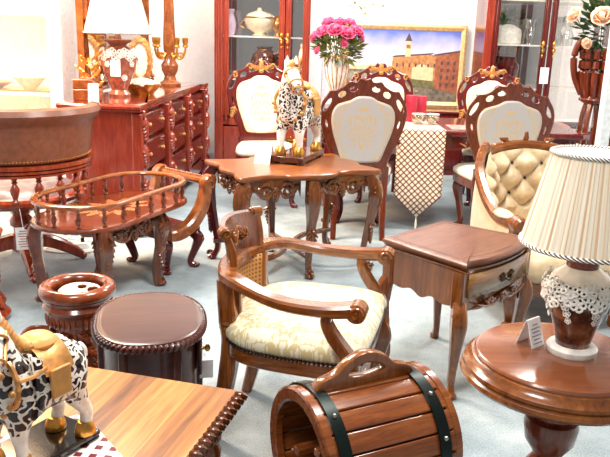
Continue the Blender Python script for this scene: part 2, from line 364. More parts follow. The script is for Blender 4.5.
def mk_card(name, label, loc, rz, w=.06, h=.085, lean=.32, group=None, tent=True, printed=True):
    t = thing(name, label, 'price card', loc, rz, group)
    a = sin(lean)*h; c = cos(lean)*h
    f = MB(); f.add([(-w/2, -a, 0), (w/2, -a, 0), (w/2, 0, c), (-w/2, 0, c), (-w/2, -a+.002, 0), (w/2, -a+.002, 0), (w/2, .002, c), (-w/2, .002, c)],
                    [(0, 1, 2, 3), (7, 6, 5, 4), (0, 4, 5, 1), (1, 5, 6, 2), (2, 6, 7, 3), (3, 7, 4, 0)]); f.build('front_panel', CARD, t)
    if tent:
        f = MB(); f.add([(-w/2, a*1.1, 0), (w/2, a*1.1, 0), (w/2, .003, c), (-w/2, .003, c), (-w/2, a*1.1+.002, 0), (w/2, a*1.1+.002, 0), (w/2, .005, c), (-w/2, .005, c)],
                        [(0, 1, 2, 3), (7, 6, 5, 4), (0, 4, 5, 1), (1, 5, 6, 2), (2, 6, 7, 3), (3, 7, 4, 0)]); f.build('back_panel', CARD, t)
    ln = MB()
    for k in range(6):
        s = .14+.13*k; ww = w*(.7, .5, .74, .6, .74, .4)[k]; ln.box((0, -a*(1-s)-.0008, c*s), (ww, .001, .003))
    if printed: ln.build('print', INK, t)
    return t

# ------------------------------------------------------------------ near striped table
def rope_edge(b, P, r, n, tw=.55):
    P = [V(p) for p in P]; seg = [(P[i+1]-P[i]).length for i in range(len(P)-1)]; L = sum(seg)
    for k in range(n):
        s = (k+.5)/n*L; i = 0
        while i < len(seg)-1 and s > seg[i]: s -= seg[i]; i += 1
        t = (P[i+1]-P[i]).normalized(); c = P[i]+t*s; u = V((0, 0, 1)); sd = t.cross(u)
        ax = (t*.62+u*tw+sd*.12).normalized(); b2 = ax.cross(sd).normalized(); b3 = ax.cross(b2)
        b.ell(c, (L/n*.5, r*1.0, r*1.28), M4((b2, b3, ax)).transposed(), 7, 5)
t = thing('coffee_table', 'striped golden wood table with twisted rope edge, in the near left corner', 'table', (-.16, 1.81, 0), R(165.5))
# local x along the back edge (towards picture left), local y towards the viewer
MB().box((.6, .36, .485), (1.18, .70, .03)).build('tabletop', PLANK, t, bevel=.004)
b = MB(); rope_edge(b, [(0, 0, .484), (0, .72, .484)], .021, 26); b.build('rope_molding', MIDDARK, t); b = MB(); rope_edge(b, [(1.19, 0, .484), (1.19, .72, .484)], .021, 26); b.build('rope_molding', MIDDARK, t)
MB().box((.6, .36, .42), (1.1, .64, .09)).build('apron', HONEY, t, bevel=.004)
for x, y in ((.07, .07), (1.13, .07), (.07, .65), (1.13, .65)):
    MB().lathe([(.02, 0), (.026, .02), (.02, .06), (.03, .2), (.034, .34), (.026, .36), (.036, .38), (.036, .44)], (x, y, 0), 14).build('leg', HONEY, t)

# ------------------------------------------------------------------ horses
def mk_horse(label, loc, rz, s, turn, lace, group):
    t = thing('horse_figurine', label, 'figurine', loc, rz, group, s)
    hd = V((cos(turn), sin(turn), 0))
    nk = V((.15, 0, .41)); n2 = V((.168, 0, .485))+hd*.008; pol = n2+V((0, 0, .045))+hd*.02; mz = pol+hd*.085+V((0, 0, -.075)); mz2 = pol+hd*.115+V((0, 0, -.115))
    v = [(-.02, 0, .30), (.085, 0, .305), (.135, 0, .335), nk, n2, pol, mz, mz2, (-.12, 0, .31), (-.165, 0, .30)]
    r = [(.105, .112), (.108, .115), (.10, .105), (.074, .084), (.055, .066), .05, .037, .028, (.104, .112), (.075, .08)]
    e = [(0, 1), (1, 2), (2, 3), (3, 4), (4, 5), (5, 6), (6, 7), (0, 8), (8, 9)]
    def legc(x, y, pts, root):
        p = root
        for (dx, z, rr) in pts:
            v.append((x+dx, y, z)); r.append(rr); e.append((p, len(v)-1)); p = len(v)-1
    legc(.125, .058, [(0, .19, .05), (.01, .125, .032), (0, .075, .024), (.0, .03, .026)], 1)
    legc(.135, -.058, [(.0, .19, .05), (.02, .13, .032), (.018, .075, .024), (.02, .03, .026)], 1)
    legc(-.145, .06, [(.02, .195, .062), (.0, .135, .036), (-.03, .095, .027), (-.02, .03, .026)], 8)
    legc(-.135, -.06, [(.02, .195, .062), (.025, .135, .036), (-.012, .095, .027), (.01, .03, .026)], 8)
    vs, fs = skin([tuple(p) for p in v], e, r)
    b = MB(); cz = lambda f: sum((vs[i].z for i in f))/len(f); cx = lambda f: sum((vs[i].x for i in f))/len(f)
    for f in fs: b.f.append(f); b.m.append(1 if (cz(f) < .155 or (cz(f) > .455)) else 0)
    b.v = vs; b.build('body', [lace, WHITE], t, smooth=180)
    b = MB(); b.grid(lambda u, w: V((lerp(-.075, .05, u), .117*sin((w-.5)*2.7)*(1+.03*cos(u*6)), .30+.124*cos((w-.5)*2.7)+.012*abs(2*u-1)**2)), 8, 16)
    b.build('saddle_cloth', GILTW, t)
    b = MB(); b.ell((-.015, 0, .422), (.068, .066, .036), n=16, m=8); b.ell((.045, 0, .435), (.022, .05, .026)); b.build('saddle', plain('golden saddle', (222, 168, 96), .4), t)
    for q in (1, -1):
        b = MB(); b.box((-.012, q*.119, .30), (.085, .014, .11)); b.build('saddle_flap', plain('golden flap', (190, 138, 74), .4), t, bevel=.004)
    b = MB(); b.sweep([V((.155, .105*cos(a), .33+.108*sin(a))) for a in [2*pi*i/20 for i in range(20)]], .011, 6, closed=True)
    b.sweep(spl([(.15, .105, .36), (.1, .115, .36), (.04, .112, .37)], 4), .007, 6); b.sweep(spl([(.15, -.105, .36), (.1, -.115, .36), (.04, -.112, .37)], 4), .007, 6)
    for k in range(7): a = pi+pi*k/6; b.ell((.18, .104*cos(a), .325+.108*sin(a)), .013)
    b.build('harness', GILTW, t)
    sdv = V((-hd.y, hd.x, 0)); b = MB(); ax = (mz2-pol).normalized(); up = sdv.cross(ax)
    for c, rr in ((pol+ax*.03, .054), (mz+ax*.0, .043), (mz2+ax*-.005, .034)): b.sweep([c+sdv*rr*cos(a)+up*rr*sin(a) for a in [2*pi*i/16 for i in range(16)]], .0055, 6, closed=True, up=ax)
    b.sweep([pol+sdv*.05, mz+sdv*.042], .005, 6); b.sweep([pol-sdv*.05, mz-sdv*.042], .005, 6); b.build('bridle', GILTW, t)
    b = MB()
    for k in range(9):
        q = k/8; c = V((lerp(.11, .15, q), 0, lerp(.42, .55, q)))-hd*.03*q+V((-.045*(1-q), 0, 0)); b.ell(c, (.03, .02, .028))
    b.ell(pol+V((0, 0, .035))+hd*.012, (.018, .018, .03)); b.build('mane', GILTW, t)
    for q in (1, -1):
        b = MB(); b.lathe([(.014, 0), (.016, .015), (.009, .035), (.001, .052)], pol+sdv*q*.028+V((0, 0, .036))-hd*.004, 8, sx=.8); b.build('ear', WHITE, t)
        MB().ell(pol+ax*.045+sdv*q*.043+V((0, 0, .014)), (.007, .006, .006)).build('eye', BLACK, t)
    b = MB(); b.sweep(spl([(-.205, 0, .34), (-.222, 0, .31), (-.222, 0, .24), (-.212, 0, .17)], 5), [.012, .018, .016, .004], 8); b.build('tail', WHITE, t)
    for x, y in ((.125, .058), (.155, -.058), (-.165, .06), (-.125, -.06)):
        b = MB(); b.lathe([(.037, 0), (.039, .008), (.036, .025), (.03, .042), (.024, .052)], (x+.004, y, 0), 14, sx=1.12); b.build('hoof', GOLD, t)
    return t
def mk_plinth(label, loc, rz, l, w, h):
    t = thing('figurine_plinth', label, 'plinth', loc, rz)
    b = MB(); b.box((0, 0, h*.62), (l, w, h*.76)); b.build('slab', MARBLE if h > .045 else BLACK, t, bevel=.006)
    for sx in (-1, 1):
        for sy in (-1, 1): MB().box((sx*l*.42, sy*w*.40, h*.14), (l*.14, w*.18, h*.28)).build('foot', MARBLE if h > .045 else BLACK, t, bevel=.003)
    return t
# placemat, plinth and small horse on the near table
P = [(-.145, .115), (.145, .115), (.145, -.115), (-.145, -.115)]
mk = MB().box((0, 0, .0015), (.36, .30, .003)).build('placemat', RUNF); mk.location = (-.60, 1.42, .5005); mk.rotation_euler = (0, 0, R(38))
tag(mk, 'white and maroon diamond patterned mat under the nearer horse figurine', 'placemat')
mk_plinth('black plinth carrying the nearer horse figurine on the diamond mat', (-.61, 1.45, .504), R(60), .29, .15, .022)
mk_horse('black and white openwork horse with golden saddle, nearer one on the striped table', (-.585, 1.45, .5275), R(240), .61, R(52), m_lace('white openwork glaze bold', 25), 'openwork horse figurines')

# ------------------------------------------------------------------ oval stool cabinet
t = thing('oval_stool', 'dark oval drum stool with twisted edge and a drawer, beside the striped table', 'stool', (-.515, 2.27, 0), R(102))
n = 56; ov = [(.238*abs(cos(a))**.82*(1 if cos(a) > 0 else -1),   .176*abs(sin(a))**.82*(1 if sin(a) > 0 else -1)) for a in [2*pi*k/n for k in range(n)]]
MB().slab(ov, [(0, .495), (0, .512), (.004, .518), (.012, .52)]).build('top', STOOLW, t)
b = MB(); rope_edge(b, [(p[0]*1.01, p[1]*1.01, .502) for p in ov+ov[:1]], .014, 74, .7); b.build('rope_molding', STOOLW, t)
MB().slab([(p[0]*.88, p[1]*.88) for p in ov], [(0, .07), (0, .49)]).build('drum', STOOLW, t)
MB().slab([(p[0]*.94, p[1]*.94) for p in ov], [(.01, .02), (0, .04), (0, .07), (.008, .078)]).build('base', STOOLW, t)
for k in range(6):
    a = 2*pi*(k+.5)/6; b = MB(); b.box((.212*cos(a), .160*sin(a), .28), (.03, .03, .42), a); b.build('pilaster', STOOLW, t, bevel=.006)
dr = MB().grid(lambda u, v: V((lerp(-.1, .07, u), -.163-.004+.14*.22*abs(lerp(-.1, .07, u)/.2)**2.2, lerp(.34, .46, v))), 10, 3).build('drawer', STOOLW, t)
sd = dr.modifiers.new('Solid', 'SOLIDIFY'); sd.thickness = .012; sd.offset = 0
b = MB(); b.M = M4.Translation((-.02, -.165, .40)) @ M4.Rotation(pi/2, 4, 'X'); b.lathe([(.006, 0), (.006, .018), (.012, .022), (.013, .03), (.006, .036)], n=12); b.build('knob', NAIL, dr)
for k in range(4):
    a = pi/2*k+pi/4; MB().ell((.2*cos(a), .14*sin(a), .013), (.025, .025, .013)).build('foot', STOOLW, t)
tg = MB().box((0, 0, 0), (.045, .002, .07)).build('price_tag', CARD); tg.location = (-.318, 2.225, .352); tg.rotation_euler = (R(8), 0, R(12)); tag(tg, 'small white tag hanging on the dark oval stool drawer', 'price tag')
b = MB(); b.sweep([(-.318, 2.225, .386), (-.33, 2.25, .40)], .0012, 5); s_ = b.build('string', CARD); s_.parent = tg; s_.matrix_parent_inverse = (M4.Translation(tg.location) @ tg.rotation_euler.to_matrix().to_4x4()).inverted()

# ------------------------------------------------------------------ carved urn
t = thing('carved_urn', 'round carved wooden urn with turned rim, behind the nearer horse', 'urn', (-.855, 2.57, 0))
MB().lathe([(.10, 0), (.125, .012), (.128, .04), (.105, .06), (.085, .09), (.082, .2), (.09, .33), (.112, .38), (.118, .40), (.118, .425), (.128, .43), (.132, .442), (.122, .455), (.126, .465), (.132, .475), (.12, .485), (.11, .487), (.10, .48), (.098, .43), (.01, .42)], n=40).build('body', URNW, t)
b = MB(); b.torus((0, 0, .497), .117, .026, 44, 12); b.build('rim', URNW, t)
b = MB()
for k in range(36): a = 2*pi*k/36; b.ell((.116*cos(a), .116*sin(a), .395), (.008, .008, .024), None, 6, 5)
b.build('fluting', URNW, t)
b = MB()
for j in range(4):
    for k in range(9):
        a = 2*pi*(k+.5*(j % 2))/9; z = .345-.075*j; d = V((-sin(a), cos(a), -.75)); b.leaf((.092*cos(a)-.012*-sin(a), .092*sin(a), z+.02), d, (cos(a), sin(a), .1), .085, .05, 3, 6, 5)
b.build('carved_leaves', URNW, t)
b = MB(); b.sweep(spl([(-.09, -.07, .36), (-.16, -.09, .36), (-.2, -.10, .28), (-.19, -.1, .17), (-.12, -.075, .1)], 5), .014, 8); b.build('handle', URNW, t)
t2 = thing('wooden_scoop', 'flat orange wood piece with two holes lying inside the carved urn', 'wooden piece', (-.845, 2.565, .425))
b = MB(); L0 = [(.085*cos(a), .06*sin(a)) for a in [2*pi*k/28 for k in range(28)]]; H1 = [(.045+.02*cos(a), .016+.016*sin(a)) for a in [2*pi*k/14 for k in range(14)]]; H2 = [(-.0+.016*cos(a), .03+.012*sin(a)) for a in [2*pi*k/14 for k in range(14)]]
b.plate([L0, H1, H2], .012, lambda x, y, z: (x, y, .058+z+.3*y), .003); b.build('plate', ORANGE, t2)
b = MB(); b.sweep([(0, 0, 0), (0, 0, .055)], .018, 8); b.build('stem', ORANGE, t2)
pp = MB(); pp.grid(lambda u, v: V((lerp(-.05, .05, u), lerp(-.035, .025, v), .004*sin(u*5)+.003*cos(v*7))), 8, 8); pp = pp.build('paper_slip', CARD, None); pp.location = (-.862, 2.535, .487); pp.rotation_euler = (R(12), R(-4), R(20)); tag(pp, 'white paper slip lying inside the carved urn', 'paper')
pp.modifiers.new('Solid', 'SOLIDIFY').thickness = .001

# ------------------------------------------------------------------ gallery tray table
t = thing('tray_table', 'oval tray table with spindle gallery rail on carved legs, in front of the red sideboard', 'table', (-1.09, 3.985, 0), R(68))
def stad(hl, hw, n=14):
    c = hl-hw; return [(c+hw*cos(a), hw*sin(a)) for a in [-pi/2+pi*k/n for k in range(n+1)]]+[(-c+hw*cos(a), hw*sin(a)) for a in [pi/2+pi*k/n for k in range(n+1)]]
def dense(P, d=.03, closed=True):
    out = []; P = [V((p[0], p[1], 0)) for p in P]; N = len(P)
    for i in range(N if closed else N-1):
        a, c = P[i], P[(i+1) % N]; k = max(1, int((c-a).length/d))
        for j in range(k): out.append(a.lerp(c, j/k))
    return out
st = [tuple(p)[:2] for p in dense(stad(.535, .275))]
MB().slab(st, [(.012, .445), (0, .452), (0, .462), (.008, .472), (.02, .474)]).build('tray_base', TRAYW, t)
b = MB()
b.grid(lambda u, v: V((lerp(-.17, .17, v)*1.4, .12*sin(2*pi*u)*abs(lerp(-1, 1, v)), .4755)), 3, 3)
b = MB()
for k in range(12):
    a = 2*pi*k/12; b.leaf((.12*cos(a), .06*sin(a), .4745), (cos(a), .7*sin(a), 0), (0, 0, 1), .12, .05, 4, 6, 4)
o = b.build('inlay_rosette', plain('inlay wood', (176, 112, 66), .3), t); o.scale = (1, 1, .12); o.location = (0, 0, .4745*.88)
rl = [tuple(p)[:2] for p in dense(stad(.51, .252))]
b = MB(); b.sweep([(p[0], p[1], .58) for p in rl], .02, 10, closed=True, ry=.014); b.build('rail', ORANGE, t)
seg = dense(stad(.505, .245), .004); L = len(seg); ns = 20
for k in range(ns):
    p = seg[int(L*k/ns)]
    MB().lathe([(.012, .472), (.014, .478), (.008, .487), (.016, .505), (.017, .515), (.008, .535), (.013, .545), (.008, .553), (.012, .57)], (p[0], p[1], 0), 8).build('spindle', TRAYW, t)
for x in (-.38, .12):
    for y in (-.21, .21):
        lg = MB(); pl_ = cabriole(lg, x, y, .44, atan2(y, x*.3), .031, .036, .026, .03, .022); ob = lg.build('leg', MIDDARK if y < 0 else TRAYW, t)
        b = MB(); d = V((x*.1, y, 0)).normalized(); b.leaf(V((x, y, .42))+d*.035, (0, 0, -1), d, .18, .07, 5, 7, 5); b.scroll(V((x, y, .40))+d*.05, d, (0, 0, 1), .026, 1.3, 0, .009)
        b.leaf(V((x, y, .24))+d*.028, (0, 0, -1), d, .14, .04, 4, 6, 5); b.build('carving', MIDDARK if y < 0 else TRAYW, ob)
def apron(Lh, dp, wave, ns=24, top=0):      # scalloped board outline in XZ
    pts = [(lerp(-Lh, Lh, k/ns), -dp-wave*cos(2*pi*3*(k/ns-.5))*(.6+.4*cos(pi*(k/ns-.5)*2)) if 0 < k < ns else -dp*1.6) for k in range(ns+1)]
    return pts+[(Lh, top), (-Lh, top)]
def carved_swag(b, x0, x1, z, y, ny, r=.035, th=.009, horiz=(1, 0, 0)):
    hx = V(horiz); o = V((0, 0, 0)); md = (x0+x1)/2; w = (x1-x0)/2
    for q in (-1, 1):
        c = hx*(md+q*w*.45)+V((0, 0, z))+V(y); b.scroll(c, hx*q, V((0, 0, 1)), r, 1.4, pi*.9, th, -1)
        b.sweep(spl([hx*(md+q*w*.1)+V((0, 0, z+r*.3))+V(y), hx*(md+q*w*.3)+V((0, 0, z-r*.75))+V(y), hx*(md+q*w*.62)+V((0, 0, z-r*.5))+V(y), hx*(md+q*w*.9)+V((0, 0, z+r*.5))+V(y)], 5), [th*.5, th, th*1.1, th*.4], 6)
        b.leaf(hx*(md+q*w*.5)+V((0, 0, z-r*.2))+V(y), hx*q+V((0, 0, .6)), ny, r*1.6, r*1.2, 3, 6, 5)
    b.leaf(hx*md+V((0, 0, z+r*.6))+V(y), (0, 0, -1), ny, r*1.9, r*1.3, 4, 6, 5)
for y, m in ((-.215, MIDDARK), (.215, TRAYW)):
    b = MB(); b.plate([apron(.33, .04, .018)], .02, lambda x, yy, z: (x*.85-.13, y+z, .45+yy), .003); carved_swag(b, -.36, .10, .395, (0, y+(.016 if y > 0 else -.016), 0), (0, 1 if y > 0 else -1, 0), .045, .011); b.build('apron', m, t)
for x in (-.41, .15):
    b = MB(); b.plate([apron(.2, .03, .012)], .02, lambda xx, yy, z: (x+z, xx, .45+yy), .003); b.build('end_apron', TRAYW, t)

# ------------------------------------------------------------------ scroll-ended footstool
t = thing('scroll_footstool', 'carved footstool with one raised scroll end, behind the tray table', 'footstool', (-.79, 4.56, 0), R(230))
# local x = along seat away from scroll, y across
for q in (-1, 1):
    b = MB(); P = spl([(-.03, q*.235, .525), (-.035, q*.235, .56), (0, q*.235, .575), (.03, q*.235, .55), (.03, q*.235, .5), (.06, q*.235, .4), (.15, q*.235, .3), (.25, q*.235, .26), (.32, q*.235, .26)], 5)
    b.sweep(P, [.014, .02, .026, .03, .034, .038, .04, .036, .03], SQ, up=(0, 1, 0)); b.scroll((0, q*.262, .535), (1, 0, 0), (0, 0, 1), .03, 1.3, 0, .007); b.build('arm', ORANGE, t)
b = MB(); b.sweep([(0, -.21, .55), (0, .21, .55)], .026, 10)
for k in range(15): b.ell((0, -.18+.36*k/14, .575), (.012, .011, .013))
b.build('scroll_roll', ORANGE, t)
MB().box((.19, 0, .245), (.30, .4, .05)).build('seat_panel', MAHD, t, bevel=.008)
for x in (.08, .29):
    for y in (-.17, .17): b = MB(); cabriole(b, x, y, .23, atan2(y, x-.19), .028, .03, .018, .024, .04); b.build('leg', MAHD, t)

# ------------------------------------------------------------------ captain's chair
t = thing('captain_chair', 'tan leather captain chair with turned spindles, at the left edge', 'chair', (-1.755, 4.3, -.0))
A0, A1 = R(-52-82), R(-52+82)
arc = lambda r, z, n=30, a0=A0, a1=A1: [V((r*cos(lerp(a0, a1, k/n)), r*sin(lerp(a0, a1, k/n)), z)) for k in range(n+1)]
pr = [(.40, .70), (.425, .715), (.436, .80), (.448, .885), (.462, .93), (.486, .95), (.50, .98), (.485, 1.01), (.45, 1.02), (.415, 1.0), (.395, .93), (.385, .82), (.38, .715)]
b = MB(); n = 36
vs = []; fs = []; m_ = len(pr)
for k in range(n+1):
    a = lerp(A0, A1, k/n); e = min(k, n-k)/3; sc = 1 if e >= 1 else .6+.4*sqrt(max(0, 1-(1-e)**2)); zc = .86
    for r_, z in pr: vs.append((cos(a)*(.43+(r_-.43)*sc), sin(a)*(.43+(r_-.43)*sc), zc+(z-zc)*sc))
for k in range(n):
    for i in range(m_): j = (i+1) % m_; fs.append((k*m_+i, (k+1)*m_+i, (k+1)*m_+j, k*m_+j))
fs += [tuple(range(m_)), tuple(n*m_+i for i in range(m_-1, -1, -1))]
b.add(vs, fs); back = b.build('backrest', LEATH, t)
b = MB(); a = R(20); b.sweep([V((cos(a)*(r_+.003), sin(a)*(r_+.003), z)) for r_, z in pr[1:10]], .004, 6); b.build('seam', LEATH, back)
b = MB()
for k in range(64): a = lerp(A0+.05, A1-.05, k/63); b.ell((.427*cos(a), .427*sin(a), .725), (.0055, .0055, .0055), None, 6, 4)
for k in range(8): a = A0+R(40); b.ell((.432*cos(a), .432*sin(a), .735+.014*k), .005, None, 6, 4)
b.build('nailheads', NAIL, back)
b = MB()
for z, r_, h in ((.688, .418, .02), (.664, .41, .018), (.642, .405, .014)): b.sweep(arc(r_, z), .03, SQ, ry=h*.62)
b.build('arm_rail', REDW, t)
for k in range(9):
    a = lerp(A0+.1, A1-.1, k/8)
    b = MB(); b.lathe([(.016, .48), (.02, .495), (.012, .51), (.024, .545), (.027, .57), (.016, .59), (.011, .60), (.02, .607), (.012, .615), (.022, .635)], (.39*cos(a), .39*sin(a), 0), 12); b.build('spindle', REDW, t)
b = MB(); b.lathe([(.30, .42), (.37, .44), (.40, .465), (.40, .485), (.385, .50), (.05, .50)], n=40); b.build('seat_frame', REDW, t)
b = MB(); b.grid(lambda u, v: V((.34*v*cos(2*pi*u), .34*v*sin(2*pi*u), .50+.055*(1-v**6)-.014*max(0, cos(.34*v*cos(2*pi*u)*38)*cos(.34*v*sin(2*pi*u)*38)))), 48, 16, True); b.build('seat_cushion', plain('grey leather', (112, 100, 104), .35), t)
MB().lathe([(.055, .1), (.075, .12), (.075, .2), (.05, .22), (.05, .25), (.07, .27), (.07, .30), (.05, .33), (.09, .38), (.2, .42)], n=24).build('column', REDW, t)
for k in range(4):
    a = R(30+90*k); b = MB(); d = V((cos(a), sin(a), 0)); b.sweep(spl([d*.03+V((0, 0, .17)), d*.15+V((0, 0, .15)), d*.27+V((0, 0, .09)), d*.35+V((0, 0, .035))], 4), [.045, .04, .034, .026], SQ); b.ell(d*.36+V((0, 0, .024)), (.03, .03, .024)); b.build('leg', REDW, t)
t = thing('hanging_tag', 'printed white tag hanging below the captain chair seat', 'price tag', (-1.585, 3.90, .23), R(20))
MB().box((0, 0, .065), (.085, .002, .13)).build('card', CARD, t); b = MB()
for k in range(7): b.box((0, -.0018, .018+.015*k), (.06 if k % 3 else .045, .001, .004))
b.build('print', INKR, t); b = MB(); b.sweep([(0, 0, .128), (-.015, .05, .24)], .0015, 5); b.build('string', CARD, t)
# carved pedestal at the left edge
t = thing('carved_pedestal', 'red carved pedestal cut by the left edge, below the captain chair', 'pedestal', (-1.665, 3.42, 0))
MB().lathe([(.16, 0), (.17, .03), (.13, .07), (.08, .14), (.075, .2), (.1, .26), (.11, .3), (.07, .34), (.09, .40), (.15, .43), (.16, .46), (.15, .475)], n=28).build('column', REDW, t)
b = MB()
for k in range(8): a = 2*pi*k/8; b.leaf((.11*cos(a), .11*sin(a), .33), (0.1*cos(a), .1*sin(a), -1), (cos(a), sin(a), 0), .15, .07, 4, 6, 5); b.leaf((.09*cos(a), .09*sin(a), .16), (.5*cos(a), .5*sin(a), -.8), (cos(a), sin(a), .5), .12, .07, 4, 6, 5)
b.build('carving', REDW, t)
# power lead
t = thing('power_strip', 'white power block with looped cable on the carpet under the tray table', 'power lead', (-1.53, 4.72, 0))
MB().box((0, 0, .02), (.09, .05, .04), .3).build('block', WHITE, t, bevel=.006)
b = MB(); b.sweep(spl([(.0, .0, .035), (-.03, .05, .12), (-.1, .04, .05), (-.2, .0, .008), (-.22, -.09, .008), (-.1, -.15, .008), (.08, -.12, .008), (.12, 0, .008), (.07, .12, .008), (-.15, .2, .008)], 6), .0075, 6); b.build('cable', WHITE, t)
b = MB(); b.box((.01, .01, .055), (.025, .03, .04), .3); b.build('plug', BLACK, t, bevel=.004)

# ------------------------------------------------------------------ desk armchair with horseshoe rail
t = thing('desk_armchair', 'honey wood armchair with horseshoe arm rail, cane back and cream damask seat', 'armchair', (-.005, 2.49, 0), R(-14))
RAIL = [(.262, -.315), (.15, -.325), (0, -.315), (-.14, -.265), (-.225, -.17), (-.26, 0), (-.225, .17), (-.14, .265), (0, .315), (.15, .325), (.262, .315)]
P = spl([(x, y, .625+.02*min(1, max(0, -x*5+.2)) - (.012 if abs(x) < .17 and abs(y) > .3 else 0)) for x, y in RAIL], 7)
b = MB(); b.sweep(P, [.034, .034, .03, .032, .034, .034, .032, .03, .034, .034], [(1, -.6), (1, .5), (.75, .9), (-.75, .9), (-1, .5), (-1, -.6), (-.7, -1), (.7, -1)], ry=[.024, .02, .018, .021, .023, .021, .018, .02, .024]); ar = b.build('arm_rail', HONEYX, t)
for q in (-1, 1):
    b = MB(); b.M = M4.Translation((.262, q*.315, .617)) @ M4.Rotation(pi/2, 4, 'X'); b.lathe([(.026, -.034), (.032, -.03), (.032, .03), (.026, .034)], n=20)
    b.M = None; b.scroll((.262, q*.315-.035, .617), (1, 0, 0), (0, 0, 1), .023, 1.4, 0, .005); b.scroll((.262, q*.315+.035, .617), (1, 0, 0), (0, 0, 1), .023, 1.4, 0, .005); b.build('arm_scroll', HONEY, t)
# crest board
def arcp(a, r): return V((-r*cos(a)*1.0+.0, r*sin(a)*.98, 0))
b = MB(); n = 26; A = R(34); vs = []; fs = []
prof = [(.245, .64), (.25, .70), (.262, .765), (.28, .80), (.298, .805), (.302, .785), (.287, .76), (.276, .70), (.275, .64)]
for k in range(n+1):
    a = lerp(-A, A, k/n); hz = 1-.06*abs(k/n*2-1)**2
    for r_, z in prof: p = arcp(a, r_-.0); vs.append((p.x, p.y, .64+(z-.64)*hz))
m_ = len(prof)
for k in range(n):
    for i in range(m_): j = (i+1) % m_; fs.append((k*m_+i, k*m_+j, (k+1)*m_+j, (k+1)*m_+i))
fs += [tuple(range(m_)), tuple(n*m_+i for i in range(m_))]
b.add(vs, fs); cr = b.build('crest_board', MIDDARK, t)
for q in (-1, 1):
    b = MB(); a = q*(A+.03); p = arcp(a, .292); tg_ = arcp(a, 1).normalized(); sd = V((0, 0, 1)).cross(tg_).normalized()*(-q)
    b.sweep([p+sd*q*0-tg_*.0+V((0, 0, .785))-sd*.02, p+V((0, 0, .785))+sd*.02], .022, 14); b.scroll(p+V((0, 0, .785))+sd*.022, tg_, V((0, 0, 1)), .018, 1.3, 0, .005)
    b.scroll(p+V((0, 0, .785))-sd*.022, tg_, V((0, 0, 1)), .018, 1.3, 0, .005)
    P = spl([arcp(a, .288)+V((0, 0, .775)), arcp(a, .272)+V((0, 0, .735)), arcp(a, .263)+V((0, 0, .69)), arcp(a, .262)+V((0, 0, .63))], 5); b.sweep(P, .013, SQ, up=tg_); b.build('crest_scroll', NIGHT, t)
b = MB(); a = .55
for q in (-1, 1):
    c = arcp(q*.3, .246)+V((0, 0, .715)); nn = -arcp(q*.3, 1).normalized(); b.leaf(c, (nn.y*q, -nn.x*q, .6), nn, .09, .05, 4, 6, 4)
b.build('carving', NIGHT, cr)
b = MB(); b.grid(lambda u, v: arcp(lerp(-.66, .66, u), .245)+V((0, 0, lerp(.44, .63, v))), 22, 6); c_ = b.build('cane_panel', CANE, t); c_.modifiers.new('Solid', 'SOLIDIFY').thickness = .006
for a in (-.66, .66):
    b = MB(); b.sweep([arcp(a, .248)+V((0, 0, .43)), arcp(a, .248)+V((0, 0, .63))], .014, SQ, ry=.016); b.build('back_post', HONEY, t)
# seat
SO = spl([(.275, -.2), (.28, 0), (.275, .2), (.25, .285), (.05, .30), (-.14, .27), (-.235, .16), (-.255, 0), (-.235, -.16), (-.14, -.27), (.05, -.30), (.25, -.285)], 5, True)
SO = [(p.x, p.y) for p in SO]
MB().slab(SO, [(.006, .355), (0, .36), (0, .405), (.006, .41)]).build('seat_rail', HONEYX, t)
b = MB(); b.slab(SO, [(.012, .408), (-.006, .425), (-.008, .445), (.01, .472), (.05, .494), (.11, .507), (.2, .512)]); b.build('seat_cushion', SEATD, t, smooth=80)
b = MB()
for i, p in enumerate([q for q in dense(SO, .0115)]): b.ell((p.x*1.012, p.y*1.012, .414), .0058, None, 6, 4)
b.build('nail_trim', BLACK, t)
for q in (-1, 1):
    b = MB(); b.sweep(spl([(.17, q*.318, .605), (.165, q*.318, .57), (.19, q*.316, .52), (.235, q*.31, .46), (.255, q*.30, .42), (.24, q*.295, .37)], 5), [.02, .024, .026, .026, .03, .026], SQ, up=(1, 0, 0), ry=[.016, .018, .02, .02, .022, .02]); b.build('arm_support', HONEY, t)
    b = MB(); cabriole(b, .24, q*.255, .37, atan2(q*.6, 1), .03, .034, .019, .026, .03); b.build('leg', HONEY, t)
    b = MB(); b.sweep(spl([(-.235, q*.165, .62), (-.225, q*.17, .54), (-.215, q*.175, .47), (-.21, q*.178, .40), (-.215, q*.18, .3), (-.24, q*.19, .14), (-.275, q*.20, 0)], 5), [.026, .03, .033, .028, .03, .026, .02], SQ, up=(1, 0, 0))
    b.lathe([(.03, .435), (.036, .445), (.03, .455), (.038, .465), (.03, .48)], (-.217, q*.176, 0), 14); b.build('leg', HONEY, t)

